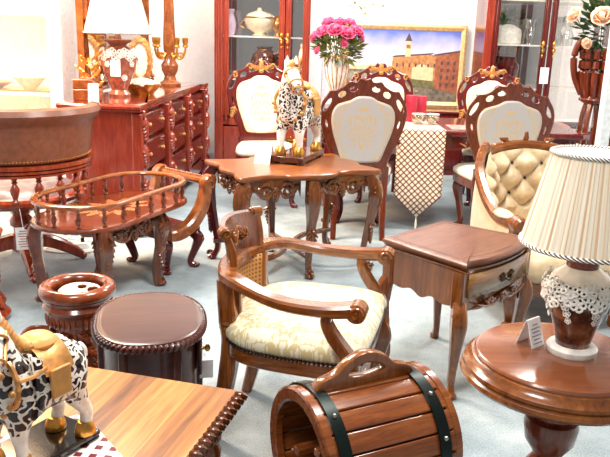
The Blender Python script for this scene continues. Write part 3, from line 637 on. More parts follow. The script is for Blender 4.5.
# ------------------------------------------------------------------ stave barrel
t = thing('stave_barrel', 'slatted wooden barrel log holder with dark metal bands and arched handle', 'barrel', (.18, 1.785, 0), R(27))
Rb, Zc, HLb = .185, .365, .192
b = MB(); nS = 20
for k in range(nS):
    a0 = pi/2+2*pi*k/nS-pi/nS*.93; a1 = a0+2*pi/nS*.93; q = []
    for rr in (Rb-.022, Rb):
        for j in range(4): a = lerp(a0, a1, j/3); q.append((cos(a)*rr, Zc+sin(a)*rr))
    ol = q[:4]+q[4:][::-1]; hl = HLb+random.uniform(-.004, .004)
    b.prism(ol, -hl, hl, lambda x, y, z: (z, x*(1+.04*cos(z*6)), Zc+(y-Zc)*(1+.04*(cos(z*6)-.3))))
b.build('staves', BARW, t, bevel=.004)
for x, m in ((-.155, 'a'), (.14, 'b')):
    b = MB(); f_ = 1+.04*cos(x*6)
    b.sweep([(x, cos(a)*(Rb*f_+.003), Zc+sin(a)*(Rb*f_+.001)) for a in [2*pi*k/48 for k in range(48)]], .003, [(1, -1), (1, 1), (-1, 1), (-1, -1)], up=(1, 0, 0), closed=True, ry=.017); bd = b.build('metal_band', IRON, t)
    for k in range(10): a = pi/2+.55+2*pi*k/10; MB().ell((x, cos(a)*(Rb*f_+.007), Zc+sin(a)*(Rb*f_+.005)), (.007, .007, .007), None, 8, 5).build('rivet', RIVET, bd)
for x in (-.188, .188):
    b = MB(); b.sweep([(x, cos(a)*(Rb-.016), Zc+sin(a)*(Rb-.016)) for a in [2*pi*k/48 for k in range(48)]], .02, SQ, up=(1, 0, 0), closed=True, ry=.014); b.build('end_ring', BARW, t)
b = MB(); b.prism([(cos(2*pi*k/32)*(Rb-.03), Zc+sin(2*pi*k/32)*(Rb-.03)) for k in range(32)], .15, .165, lambda x, y, z: (z, x, y)); b.build('end_board', STOOLW, t)
for y, z in ((-.06, Zc+.04), (.06, Zc-.02), (0, Zc-.1)): MB().box((-.03, y, z), (.30, .03, .022), 0).build('inner_slat', BARW, t, bevel=.003)
o = spl([(-.17, 0), (-.15, .028), (-.10, .045), (-.06, .078), (0, .098), (.06, .078), (.10, .045), (.15, .028), (.17, 0), (.17, -.02)], 5)[:-1]
hol = spl([(-.06, .03), (-.045, .05), (0, .062), (.045, .05), (.06, .03), (0, .022)], 5, True)
b = MB(); b.plate([[(p.x, p.y) for p in o]+[(.17, -.03), (-.17, -.03)], [(p.x, p.y) for p in hol]], .034, lambda x, y, z: (x*.92-.01, -z+.0, Zc+Rb*1.02+y*.9), .006); b.build('handle', NIGHT, t)
for x in (-.14, .14):
    b = MB(); b.plate([[(-.19, 0), (-.14, 0), (-.10, .06), (.10, .06), (.14, 0), (.19, 0), (.17, .2), (.1, .175), (0, .165), (-.1, .175), (-.17, .2)]], .03, lambda xx, y, z: (x+z, xx, y), .003); b.build('cradle_leg', BARW, t)

# ------------------------------------------------------------------ nightstand
t = thing('nightstand', 'walnut nightstand with serpentine top, one drawer and cabriole legs, behind the armchair', 'nightstand', (.67, 3.075, 0), R(47))
fw, bw, dp = .30, .24, .225
TO = spl([(-fw, -dp-.012), (-fw*.86, -dp+.004), (-fw*.5, -dp-.026), (0, -dp-.04), (fw*.5, -dp-.026), (fw*.86, -dp+.004), (fw, -dp-.012)], 5)
side = spl([(fw, -dp-.012, 0), (fw-.012, -dp*.75, 0), (bw+.03, -dp*.1, 0), (bw+.01, dp*.7, 0), (bw, dp, 0)], 5)
TO = [(p.x, p.y) for p in TO]+[(p.x, p.y) for p in side[1:]]+[(-p.x, p.y) for p in side[::-1][:-1]]
MB().slab(TO, [(.022, .565), (.012, .572), (.008, .58), (0, .585), (0, .593), (.006, .60), (.012, .602)]).build('top', NTOP, t)
MB().slab(TO, [(.024, .553), (.010, .558), (.010, .566)]).build('top_molding', NIGHT, t)
b = MB(); b.sweep([(x*.86, y*.84, .6024) for x, y in TO], .0012, 4, closed=True, ry=.0006); b.build('inlay_line', STOOLW, t)
b = MB()
for q in (-1, 1):
    b.plate([apron(.19, .155, .012, 24)], .02, lambda x, y, z: (q*(lerp(bw, fw, .5-x/.4)-.03)+z, x, .555+y), .002)
b.plate([apron(bw-.03, .155, .012, 24)], .02, lambda x, y, z: (x, dp-.03+z, .555+y), .002); b.build('carcass', NIGHT, t)
fy = lambda x: -dp+.018-.036*cos(pi*x/(2*fw))
b = MB(); b.grid(lambda u, v: V((lerp(-fw+.05, fw-.05, u), fy(lerp(-fw+.05, fw-.05, u))-.006, lerp(.445, .545, v))), 18, 3); d_ = b.build('drawer', wood('drawer front', (100, 66, 34), (150, 112, 68), (180, 144, 98), scale=(1.6, 14, 14)), t); q_ = d_.modifiers.new('Solid', 'SOLIDIFY'); q_.thickness = .018; q_.offset = 0
b = MB()
for q in (-1, 1):
    for (dx, dz) in ((0, 0), (.014, .006), (-.014, .006), (.008, -.012), (-.008, -.012), (0, .015)): b.ell((q*.035+dx, fy(q*.035)-.02, .497+dz), (.008, .005, .008), None, 8, 5)
b.sweep(spl([(-.035, fy(0)-.022, .497), (-.015, fy(0)-.036, .484), (0, fy(0)-.038, .486), (.015, fy(0)-.036, .484), (.035, fy(0)-.022, .497)], 4), .004, 6); b.build('handle', plain('antique bronze', (70, 56, 34), .35, .8), d_)
b = MB(); b.plate([apron(fw-.045, .055, .014, 24)], .018, lambda x, y, z: (x, fy(x)+.004+z, .44+y), .003); fa = b.build('front_apron', NIGHT, t)
b = MB(); carved_swag(b, -.22, .22, .40, (0, -dp-.022, 0), (0, -1, 0), .022, .006); b.build('carving', NIGHT, fa)
for x, y, a in ((-fw+.035, -dp+.03, 225), (fw-.035, -dp+.03, 315), (bw-.03, dp-.03, 45), (-bw+.03, dp-.03, 135)):
    b = MB(); cabriole(b, x, y, .42, R(a), .026, .03, .014, .021, .028); b.sweep([(x, y, .40), (x, y, .556)], .027, SQ); lg = b.build('leg', HONEY, t)
    if y < 0: b = MB(); dd = V((cos(R(a)), sin(R(a)), 0)); b.leaf(V((x, y, .41))+dd*.035, (0, 0, -1), dd, .11, .05, 4, 6, 5); b.build('carving', HONEY, lg)

# ------------------------------------------------------------------ round pedestal table with lamp
t = thing('round_table', 'round pedestal table with moulded rim, in the near right corner', 'table', (.735, 1.885, 0))
MB().lathe([(.238, .582), (.238, .596), (.234, .601), (.226, .603)], n=72).build('tabletop', RTAB, t)
MB().lathe([(.2, .518), (.248, .52), (.268, .528), (.276, .538), (.272, .548), (.264, .553), (.268, .56), (.266, .568), (.256, .574), (.25, .58), (.245, .588), (.238, .590)], n=72).build('rim', RTABE, t)
MB().lathe([(.07, .02), (.08, .05), (.055, .08), (.05, .12), (.075, .16), (.08, .2), (.06, .25), (.04, .28), (.05, .3), (.07, .33), (.078, .38), (.074, .40), (.058, .405), (.06, .415), (.074, .42), (.076, .50), (.09, .51), (.12, .52)], n=40, rip=lambda a, z: 1+.05*cos(a*18) if .42 < z < .505 else 1).build('pedestal', PEDW, t)
for k in range(4):
    a = R(20+90*k); d = V((cos(a), sin(a), 0)); b = MB(); b.sweep(spl([d*.04+V((0, 0, .13)), d*.13+V((0, 0, .13)), d*.22+V((0, 0, .07)), d*.29+V((0, 0, .022))], 4), [.04, .036, .03, .022], SQ); b.ell(d*.3+V((0, 0, .02)), (.028, .028, .02)); b.build('leg', PEDW, t)

def mk_shade(rb, rt, zb, h, parent, pl=64, trim=.006):
    b = MB(); b.lathe([(lerp(rb, rt, k/8)*(1+.02*sin(pi*k/8)*0), zb+h*k/8) for k in range(9)], n=pl*4, rip=lambda a, z: 1+.010*cos(a*pl)+.006*sin(a*pl*.37), caps=False); sh = b.build('shade', SHADE, parent, smooth=60)
    b = MB(); b.torus((0, 0, zb), rb*1.012, trim, 72, 8); b.build('trim', DASH, sh)
    b = MB(); b.torus((0, 0, zb+h), rt*1.012, trim, 72, 8); b.build('trim', DASH, sh)
    b = MB(); b.lathe([(rt*.2, zb+h-.004), (rt, zb+h-.002), (rt, zb+h), (rt*.2, zb+h+.001)], n=48); b.build('liner', WHITE, sh)
    return sh
def rosette(b, c, nrm, r):
    c = V(c); nrm = V(nrm).normalized(); ex = nrm.cross(V((.1, .2, 1))).normalized(); ey = nrm.cross(ex)
    a0 = random.random()*6
    for k in range(5):
        a = a0+2*pi*k/5; d = ex*cos(a)+ey*sin(a); s = d.cross(nrm)
        b.sweep([c+d*r*.55+(d*cos(w)+s*sin(w))*r*.42+nrm*.002 for w in [2*pi*i/8 for i in range(8)]], r*.16, 5, closed=True, up=nrm)
    b.ell(c+nrm*r*.1, r*.24, None, 6, 4)
t = thing('vase_lamp', 'brown vase lamp with white flower garland and cream pleated shade, on the round table', 'table lamp', (.772, 1.905, .603))
MB().lathe([(.068, 0), (.07, .006), (.07, .016), (.064, .022), (.05, .024)], n=36).build('base', WHITE, t)
MB().lathe([(.047, .022), (.05, .04), (.06, .08), (.075, .125), (.084, .16), (.087, .185), (.089, .20), (.085, .218)], n=36).build('body', GLAZE, t)
MB().lathe([(.085, .216), (.07, .235), (.048, .25), (.04, .255)], n=36).build('shoulder', WHITE, t)
MB().lathe([(.042, .252), (.044, .258), (.042, .285), (.03, .30)], n=30).build('collar', PEDW, t)
b = MB()
for k in range(26): a = 2*pi*k/26; z = .183+.016*sin(k*2.4); rosette(b, (.094*cos(a), .094*sin(a), z), (cos(a), sin(a), .1), .021)
for k in range(22): a = 2*pi*(k+.5)/22; rosette(b, (.093*cos(a), .093*sin(a), .211+.008*sin(k*1.7)), (cos(a), sin(a), .5), .018)
for k in range(7):
    a = 2*pi*k/7+.4
    for j in range(3): rosette(b, ((.09-.006*j)*cos(a+.05*j), (.09-.006*j)*sin(a+.05*j), .16-.022*j), (cos(a), sin(a), -.1), .013-.002*j)
b.build('flower_garland', WHITE, t)
MB().lathe([(.008, .29), (.008, .56)], n=8).build('stem', GOLD, t)
mk_shade(.172, .116, .318, .25, t)
mk_card('price_card', 'white tent price card on the round table beside the lamp', (.668, 1.945, .6035), R(38), .058, .082)

# ------------------------------------------------------------------ tufted tub chair
t = thing('tufted_armchair', 'champagne button tufted tub armchair with carved wood frame, behind the lamp', 'armchair', (1.335, 3.90, 0), R(6))
# local facing -Y
TP = spl([(-.30, -.36), (-.335, -.2), (-.35, 0), (-.32, .2), (-.2, .33), (0, .37), (.2, .33), (.32, .2), (.35, 0), (.335, -.2), (.30, -.36)], 8)
NT = len(TP)-1
def tz(u):
    x = abs(2*u-1); return .56+.30*(1-min(1, max(0, (x-.30)/.5))**1.0*1.0)**1.3 if x > .3 else .86+.015*cos(x/.3*pi)-.015
tzz = [tz(k/NT) for k in range(NT+1)]
def tp(u):
    k = min(int(u*NT), NT-1); return TP[k].lerp(TP[k+1], u*NT-k)
def tn(u):
    a, c = tp(max(0, u-.01)), tp(min(1, u+.01)); d = (c-a).normalized(); return V((d.y, -d.x, 0))      # inward
def inner(u, v):
    z1 = tz(u)-.015; z = lerp(.40, z1, v); n_ = tn(u); s_ = u*22; w = (z-.4)*11
    tuft = abs(sin(pi*(s_*.5+w*.5)))*abs(sin(pi*(s_*.5-w*.5))) if z > .5 else .5
    return tp(u)*1+n_*(.02+.068*tuft**.55*min(1, (1-v)*6+.1)*min(1, max(0, (u)*12))*min(1, (1-u)*12))+V((0, 0, z))
b = MB(); b.grid(inner, 160, 44); b.build('tufted_back', TUFT, t, smooth=180)
b = MB()
for i in range(1, 44):
    for j in range(0, 12):
        s_, w = i*.5, j*.5
        if (i+j) % 2: continue
        pa = s_/11*.5; u = i/22; z = .4+j/11
        if not (.06 < u < .94) or z < .5 or z > tz(u)-.05: continue
        n_ = tn(u); MB().ell(tp(u)+n_*.034+V((0, 0, z)), (.009, .009, .009), None, 7, 5).build('button', BUTTON, t)
b = MB(); b.grid(lambda u, v: tp(u)*1.06-tn(u)*.012*sin(pi*v)+V((0, 0, lerp(.22, tz(u)-.01, v))), 60, 8); o = b.build('outer_back', TUFT, t); o.modifiers.new('Solid', 'SOLIDIFY').thickness = .006
b = MB(); b.sweep([tp(k/80)*1.03+V((0, 0, tz(k/80))) for k in range(81)], .026, [(1, -.6), (1, .4), (.5, 1), (-.5, 1), (-1, .4), (-1, -.6), (-.5, -1), (.5, -1)], ry=.03); fr = b.build('frame_rail', HONEYX, t)
b = MB()
for q in (-1, 0, 1): b.leaf(tp(.5+q*.05)*1.03+V((0, 0, tz(.5)+.025)), (q if q else .01, 0, .9 if q == 0 else .25), (0, -1, .4), .06, .05, 4, 6, 4)
for q in (-1, 1):
    for k in range(7): u = .5+q*(.07+.03*k); b.ell(tp(u)*1.03+V((0, 0, tz(u)+.026)), (.016, .012, .01), None, 7, 5)
    for k in range(3): u = .5+q*(.3+.03*k); b.leaf(tp(u)*1.02+tn(u)*.02+V((0, 0, tz(u)+.01)), (0, -.6, -.5), tn(u)+V((0, 0, .6)), .08, .04, 3, 6, 4)
b.build('carving', HONEY, fr)
for q in (-1, 1):
    x = q*.305; b = MB()
    b.M = M4.Translation((x, -.37, .565)) @ M4.Rotation(pi/2, 4, 'X'); b.lathe([(.034, -.05), (.042, -.04), (.042, .03), (.03, .045)], n=18); b.M = None
    b.sweep(spl([(x, -.37, .56), (x*.98, -.35, .48), (x*1.0, -.36, .40), (x*1.03, -.38, .32), (x*1.0, -.37, .22)], 5), [.034, .038, .046, .058, .042], SQ, up=(0, 1, 0)); b.leaf((x, -.415, .38), (0, 0, -1), (0, -1, 0), .15, .07, 5, 6, 5)
    b.scroll((x, -.405+.0, .565), (1, 0, 0), (0, 0, 1), .028, 1.3, 0, .006); b.build('arm_post', HONEY, t)
    b = MB(); cabriole(b, x*.95, -.34, .24, atan2(-1, q*.7), .036, .04, .022, .03, .035); b.build('leg', HONEY, t)
    b = MB(); b.sweep([(x*.8, .27, .24), (x*.85, .30, .1), (x*.9, .35, 0)], [.032, .026, .02], SQ, up=(0, 1, 0)); b.build('leg', HONEY, t)
    b = MB(); b.ell((q*.33, -.22, .585), (.045, .1, .022), None, 12, 8); b.build('arm_pad', TUFT, t)
sq = [(p.x*.93, p.y*.93) for p in TP]+[(.28, -.40), (.15, -.43), (0, -.44), (-.15, -.43), (-.28, -.40)]
ar_ = sum(sq[i-1][0]*sq[i][1]-sq[i][0]*sq[i-1][1] for i in range(len(sq)))
if ar_ < 0: sq = sq[::-1]
MB().slab(sq, [(0, .2), (0, .265), (.006, .27)]).build('seat_rail', HONEYX, t)
MB().slab(sq, [(.006, .268), (-.012, .3), (-.012, .36), (.012, .40), (.05, .42), (.12, .43)]).build('seat_cushion', TUFT, t, smooth=80)

# ------------------------------------------------------------------ carved centre table
t = thing('carved_table', 'carved walnut table with serpentine top and cabriole legs, under the larger horse', 'table', (-.10, 4.50, 0), R(26))
hl, hs = .465, .33
q4 = [(hl, -hs), (hl*.86, -hs+.015), (hl*.62, -hs+.035), (hl*.40, -hs+.03), (hl*.3, -hs-.012), (0, -hs-.025), (-hl*.3, -hs-.012), (-hl*.40, -hs+.03), (-hl*.62, -hs+.035), (-hl*.86, -hs+.015), (-hl, -hs), (-hl-.0, -hs*.7), (-hl+.03, -hs*.4), (-hl-.01, 0), (-hl+.03, hs*.4), (-hl, hs*.7)]
pts = [V((x, y, 0)) for x, y in q4]+[V((-x, -y, 0)) for x, y in q4]
full = spl(pts, 4, True); full = [(p.x, p.y) for p in full]
ar_ = sum(full[i-1][0]*full[i][1]-full[i][0]*full[i-1][1] for i in range(len(full)))
if ar_ < 0: full = full[::-1]
MB().slab(full, [(.03, .622), (.012, .63), (.006, .638), (0, .642), (0, .654), (.006, .66), (.014, .662)]).build('top', MIDT, t)
for y, q in ((-hs+.06, -1), (hs-.06, 1)):
    b = MB()
    for x0, x1 in ((-hl+.08, -.06), (.06, hl-.08)):
        xm, w = (x0+x1)/2, (x1-x0)/2; b.plate([apron(w, .07, .024, 20)], .02, lambda x, yy, z: (x+xm, y+z, .625+yy), .003); carved_swag(b, x0, x1, .56, (0, y+q*.016, 0), (0, q, 0), .05, .012)
    b.build('apron', MIDW, t)
for x, q in ((-hl+.07, -1), (hl-.07, 1)):
    b = MB(); b.plate([apron(hs-.08, .07, .02, 20)], .02, lambda xx, yy, z: (x+z, xx, .625+yy), .003); carved_swag(b, -hs+.1, hs-.1, .56, (x+q*.016, 0, 0), (q, 0, 0), .048, .011, (0, 1, 0)); b.build('apron', MIDW, t)
for x, y, m in ((-hl+.055, -hs+.055, MIDW), (0, -hs+.03, MIDW), (hl-.055, -hs+.055, MIDW), (-hl+.055, hs-.055, MAHD), (0, hs-.03, MIDW), (hl-.055, hs-.055, MIDW)):
    a = atan2(y, x*.8); d = V((cos(a), sin(a), 0)); b = MB(); cabriole(b, x, y, .625, a, .03, .04, .017, .028, .05 if x else .03); lg = b.build('leg', m, t)
    b = MB(); b.leaf(V((x, y, .60))+d*.05, (0, 0, -1), d, .18, .055, 5, 6, 5); b.leaf(V((x, y, .34))+d*.03, (0, 0, -1), d, .16, .06, 5, 6, 5); b.scroll(V((x, y, .03))+d*.03, d, (0, 0, 1), .026, 1.2, 0, .01); b.scroll(V((x, y, .30))+d*.03, d, (0, 0, 1), .024, 1.2, 0, .009); b.build('carving', m, lg)
for q in (-1, 1):
    b = MB(); b.sweep(spl([(q*.43, -.26, .13), (q*.2, -.2, .13), (q*.04, 0, .13), (q*.2, .2, .13), (q*.43, .26, .13)], 6), .018, SQ, ry=.014); b.build('stretcher', MIDW, t)
b = MB(); b.sweep(spl([(0, -.28, .13), (0, 0, .13), (0, .28, .13)], 4), .018, SQ, ry=.014); b.ell((0, 0, .15), (.04, .04, .03)); b.build('stretcher', MIDW, t)
mk_plinth('brown marble plinth under the larger horse on the carved table', (-.06, 4.69, .662), R(72), .46, .22, .05)
mk_horse('black and white openwork horse with golden saddle, larger one on the carved table', (-.06, 4.69, .7125), R(-112), 1.0, R(44), LACE, 'openwork horse figurines')
mk_card('price_card', 'white price card leaning beside the larger horse on the carved table', (-.27, 4.52, .6625), R(-18), .105, .135, .38, printed=False)

# ------------------------------------------------------------------ dining chairs
def mirror(H): return H+[(-x, y) for x, y in H[::-1] if abs(x) > 1e-6]
def mk_chair(label, loc, rz, wd, pad, seat, gilt, group, sx=1.0):
    t = thing('dining_chair', label, 'chair', loc, rz, group); t.scale = (sx, 1, 1)
    oh = [(p.x, p.y) for p in spl([(0, 1.165), (.035, 1.175), (.06, 1.15), (.11, 1.15), (.15, 1.115), (.2, 1.09), (.24, 1.085), (.265, 1.05), (.295, 1.0), (.31, .93), (.302, .85), (.275, .76), (.238, .67), (.205, .59), (.19, .52)], 4)]
    ih = [(p.x, p.y) for p in spl([(0, 1.05), (.05, 1.045), (.095, 1.02), (.14, 1.005), (.185, .985), (.215, .94), (.222, .87), (.205, .78), (.175, .69), (.15, .615), (.13, .585), (.08, .575), (0, .572)], 4)]
    El = lambda cx, cy, a, bb, r: [(cx+a*cos(w)*cos(r)-bb*sin(w)*sin(r), cy+a*cos(w)*sin(r)+bb*sin(w)*cos(r)) for w in [2*pi*k/12 for k in range(12)]]
    holes = []
    for q in (-1, 1):
        holes += [El(q*.078, 1.10, .03, .019, -q*.25), El(q*.158, 1.062, .03, .021, -q*.5), El(q*.258, .985, .055, .017, q*(-1.05)), El(q*.258, .85, .03, .008, q*1.35)]
    bend = lambda x, y, z: (x, -z+.03+.09*(max(0, y-.5)/.65)**1.4, y)
    b = MB(); b.plate([mirror(oh+[(.188, .50)]), mirror(ih)]+holes, .034, bend, .007); fr = b.build('backrest_frame', wd, t)
    b = MB(); gs = 1 if gilt else .7; z0 = lambda y: .03+.09*(max(0, y-.5)/.65)**1.4
    for q in (-1, 1):
        b.scroll((q*.10, z0(1.12)-.02, 1.125), (q, 0, 0), (0, 0, 1), .028, 1.2, 0, .007); b.scroll((q*.2355, z0(1.05)-.02, 1.055), (q, 0, 0), (0, 0, 1), .026, 1.2, 1, .007)
        b.leaf((q*.02, z0(1.1)-.02, 1.10), (q, 0, .5), (0, -1, 0), .09*gs, .04*gs, 4, 6, 4); b.leaf((q*.24, z0(.78)-.02, .80), (q*.35, 0, -1), (0, -1, 0), .11, .04, 4, 6, 4)
    b.leaf((0, z0(1.1)-.02, 1.085), (0, 0, 1), (0, -1, 0), .1, .06, 5, 6, 4); b.ell((0, z0(1.1)-.022, 1.09), (.024, .014, .02)); b.build('crest_carving', gilt or wd, fr)
    b = MB(); b.plate([mirror([(x*1.04, .81+(y-.81)*1.03) for x, y in ih])], .05, bend, .02); b.build('back_cushion', pad, t, smooth=60)
    SO = [(p.x, p.y) for p in spl([(.21, .0), (.26, -.2), (.285, -.4), (.2, -.465), (0, -.49), (-.2, -.465), (-.285, -.4), (-.26, -.2), (-.21, 0)], 5)]
    if sum(SO[i-1][0]*SO[i][1]-SO[i][0]*SO[i-1][1] for i in range(len(SO))) < 0: SO = SO[::-1]
    MB().slab(SO, [(0, .385), (0, .44), (.008, .446)]).build('seat_frame', wd, t)
    MB().slab(SO, [(.008, .444), (-.004, .462), (.0, .485), (.03, .507), (.09, .52)]).build('seat', seat, t, smooth=80)
    for q in (-1, 1):
        b = MB(); b.sweep(spl([(q*.188, .03, .54), (q*.185, .02, .45), (q*.183, .03, .3), (q*.18, .06, .14), (q*.182, .1, 0)], 5), [.024, .026, .024, .022, .019], SQ, up=(0, 1, 0)); b.build('leg', wd, t)
        b = MB(); cabriole(b, q*.205, -.40, .40, atan2(-1, q*.7), .028, .034, .018, .025, .045); b.leaf((q*.23, -.43, .36), (0, 0, -1), (q*.5, -1, 0), .1, .045, 4, 6, 4); b.build('leg', wd, t)
    return t
GC = 'carved dining chairs'
c1 = mk_chair('carved dining chair with silver damask back, left of the lattice table runner', (.385, 5.23, 0), R(182), CHAIRW, DAMB, CREAM, None, GC)
c2 = dup(c1, (1.43, 5.23, 0), R(178), 'carved dining chair with silver damask back, standing directly behind the tufted armchair', GC)
c3 = mk_chair('gilt-crested dining chair with cream damask back, behind the larger horse figurine', (-.41, 6.45, 0), R(14), MAHD, DAMC, CREAM, GILTW, GC); c3.scale = (1, 1, 1.04)
c4 = dup(c3, (.67, 6.80, 0), R(2), 'gilt-crested dining chair below the painting, across the table from the runner', GC)
c5 = dup(c3, (1.70, 6.80, 0), R(-3), 'gilt-crested dining chair in front of the right glass cabinet, farthest right of its row', GC)

# ------------------------------------------------------------------ dining table and what lies on it
t = thing('dining_table', 'dark red dining table with gilt carved apron, under the lattice runner', 'table', (1.10, 5.98, 0))
TO = [(p.x, p.y) for p in dense([(-1.08, -.40), (-1.0, -.48), (1.0, -.48), (1.08, -.40), (1.08, .40), (1.0, .48), (-1.0, .48), (-1.08, .40)], .2)]
MB().slab(TO, [(.03, .735), (.01, .742), (0, .75), (0, .77), (.006, .778), (.02, .782)]).build('tabletop', MAHD, t)
b = MB()
for y in (-.40, .40): b.plate([apron(.9, .09, .02, 36)], .025, lambda x, yy, z: (x, y+z, .735+yy), .003)
for x in (-.98, .98): b.plate([apron(.34, .09, .02, 24)], .025, lambda xx, yy, z: (x+z, xx, .735+yy), .003)
b.build('apron', MAHD, t)
for x0, x1 in ((-.9, -.35), (.05, .6)):
    b = MB(); carved_swag(b, x0, x1, .665, (0, -.42, 0), (0, -1, 0), .032, .008); b.build('gilt_carving', GILTW, t)
for x in (-.85, .85):
    for y in (-.33, .33):
        b = MB(); cabriole(b, x, y, .73, atan2(y, x*.4), .045, .055, .028, .04, .07); b.build('leg', MAHD, t)
# runner
W = .185; path = [V((0, 6.47, .785)), V((0, 6.2, .785)), V((0, 5.9, .785)), V((0, 5.6, .785)), V((0, 5.50, .785)), V((0, 5.488, .779)), V((0, 5.483, .76)), V((0, 5.48, .6)), V((0, 5.477, .4)), V((0, 5.476, .27))]
cum = [0]
for i in range(1, len(path)): cum.append(cum[-1]+(path[i]-path[i-1]).length)
b = MB(); uv = []; nx = 13
for p, l in zip(path, cum):
    for k in range(nx):
        q = k/(nx-1)*2-1; rip = .004*sin(q*7+l*3) if p.z < .75 else 0; b.v.append(V((.865+W*q, p.y+rip, p.z))); uv.append((W*q, l))
for i in range(len(path)-1):
    for k in range(nx-1): b.f.append((i*nx+k, i*nx+k+1, (i+1)*nx+k+1, (i+1)*nx+k)); b.m.append(0)
o = len(b.v); b.v.append(V((.865, 5.474, .10))); uv.append((0, cum[-1]+.17))
for k in range(nx-1): b.f.append(((len(path)-1)*nx+k, (len(path)-1)*nx+k+1, o)); b.m.append(0)
rn = b.build('table_runner', RUN, None, uv=uv); tag(rn, 'cream and maroon lattice runner hanging pointed over the dining table edge', 'table runner'); rn.modifiers.new('Solid', 'SOLIDIFY').thickness = -.003
b = MB(); b.sweep([(.865, 5.474, .11), (.865, 5.474, .075)], .004, 6); b.lathe([(.008, 0), (.010, .04), (.006, .055), (.008, .062), (.004, .072)], (.865, 5.474, .012), 10); b.build('tassel', IVORY, rn)
o = MB().box((1.32, 5.72, .785), (.42, .30, .005)).build('placemat', PMAT, None, bevel=.002); tag(o, 'rose coloured placemat on the dining table right of the candles', 'placemat')
for x, y, h, lb in ((.845, 6.02, .215, 'tall crimson pillar candle on the runner, left one'), (.95, 6.16, .20, 'crimson pillar candle on the runner, farther right one')):
    t = thing('pillar_candle', lb, 'candle', (x, y, .787), 0, 'crimson candles on the runner'); MB().lathe([(.044, 0), (.046, .004), (.046, h-.006), (.043, h), (.03, h-.005), (.01, h-.007)], n=28).build('wax', RED, t); b = MB(); b.sweep([(0, 0, h-.008), (.002, 0, h+.008)], .0015, 5); b.build('wick', BLACK, t)
for x, y, lb in ((.885, 5.83, 'left clear glass bowl of green and gold ornaments below the candles'), (1.0, 5.84, 'right clear glass bowl of green and gold ornaments, on the runner edge')):
    t = thing('ornament_bowl', lb, 'bowl', (x, y, .787), 0, 'glass bowls on the runner'); MB().lathe([(.025, 0), (.03, .004), (.05, .025), (.056, .05), (.05, .078), (.046, .084), (.048, .078), (.053, .05), (.047, .026), (.02, .006)], n=28, caps=False).build('glass', CRYS, t)
    b = MB(); b.mi = 0
    for k in range(12): a = k*2.4; r_ = .032*sqrt((k+.5)/12); b.mi = k % 2; b.ell((r_*cos(a), r_*sin(a), .03+.012*(k % 3)), .014, None, 8, 6)
    b.build('ornaments', [GREEN, GOLD], t)
    b = MB(); b.torus((0, 0, .082), .05, .006, 28, 6); b.build('rim', DASH, t)

# ------------------------------------------------------------------ flowers
def mk_rose(b, c, nrm, r, rnd):
    c = V(c); nrm = V(nrm).normalized(); ex = nrm.cross(V((.3, .1, 1))).normalized(); ey = nrm.cross(ex)
    b.ell(c+nrm*r*.25, (r*.35, r*.35, r*.5), M4((ex, ey, nrm)).transposed(), 8, 6)
    for ring, (n, rr, tilt, hh) in enumerate(((3, .35, .05, .85), (5, .6, .25, .8), (7, .85, .55, .66))):
        for k in range(n):
            a = 2*pi*k/n+ring*.7+rnd; d = ex*cos(a)+ey*sin(a); s = d.cross(nrm); vs = []
            for i in range(5):
                for j in range(4):
                    u, w = i/4*2-1, j/3; wd = r*.8*sin(pi*(.22+.55*w)); vs.append(c+d*(r*rr*(.45+.65*w*(.6+tilt))*(1-.25*u*u))+s*wd*u+nrm*(r*hh*w*(1-tilt*.5)-r*.1-.06*r*(w**3)*ring))
            b.add(vs, [(i*4+j, i*4+j+1, i*4+j+5, i*4+j+4) for i in range(4) for j in range(3)])
def mk_leafs(b, cen, rad, n, size, up=.4):
    for k in range(n):
        d = V((random.uniform(-1, 1), random.uniform(-1, 1), random.uniform(-.7, 1))).normalized(); p = V(cen)+V((d.x*rad[0], d.y*rad[1], d.z*rad[2]))*random.uniform(.6, 1)
        t_ = (d+V((random.uniform(-.6, .6), random.uniform(-.6, .6), up))).normalized(); s = t_.cross(V((random.uniform(-1, 1), .3, 1))).normalized(); nn = s.cross(t_); L = size*random.uniform(.6, 1.2)
        vs = [p, p+t_*L*.35+s*L*.26+nn*.06*L, p+t_*L, p+t_*L*.35-s*L*.26+nn*.06*L, p+t_*L*.45-nn*.08*L]
        b.add(vs, [(0, 1, 4), (1, 2, 4), (2, 3, 4), (3, 0, 4)])
def mk_bouquet(name, label, loc, roses, petal, foliage, nl, cen, rad, lsize, stem_z, extra=None):
    t = thing(name, label, 'flowers', loc)
    for i, (p, r) in enumerate(roses):
        b = MB(); d = V(p)-V(cen); mk_rose(b, p, d+V((0, -.04, .06)), r, i*1.3); o = b.build('rose_head', petal, t, smooth=60); o.modifiers.new('Solid', 'SOLIDIFY').thickness = .0015
    b = MB(); mk_leafs(b, cen, rad, nl, lsize); b.build('foliage', foliage, t)
    b = MB()
    for p, r in roses: b.sweep(spl([(0, 0, stem_z), (p[0]*.4, p[1]*.4, lerp(stem_z, p[2], .6)), p], 4), .0035, 5)
    b.build('stems', foliage, t)
    if extra: extra(t)
    return t
t = thing('fluted_vase', 'cream fluted vase with gold ribs holding pink roses on the dining table', 'vase', (.215, 5.93, .785))
rp = lambda a, z: 1+.05*abs(cos(a*7)) if z > .2 else 1
MB().lathe([(.075, 0), (.078, .01), (.05, .03), (.025, .06), (.02, .12), (.03, .17), (.034, .18), (.02, .195), (.026, .22), (.055, .28), (.085, .36), (.096, .43), (.09, .48), (.075, .51), (.08, .52), (.07, .515), (.06, .45)], n=84, rip=rp).build('body', WHITE, t)
b = MB(); prv = [(.027, .222), (.056, .28), (.086, .36), (.097, .43), (.091, .48), (.077, .508)]
for k in range(14): a = 2*pi*(k+.5)/14; b.sweep([(cos(a)*r_*1.0, sin(a)*r_*1.0, z) for r_, z in prv], .005, 5)
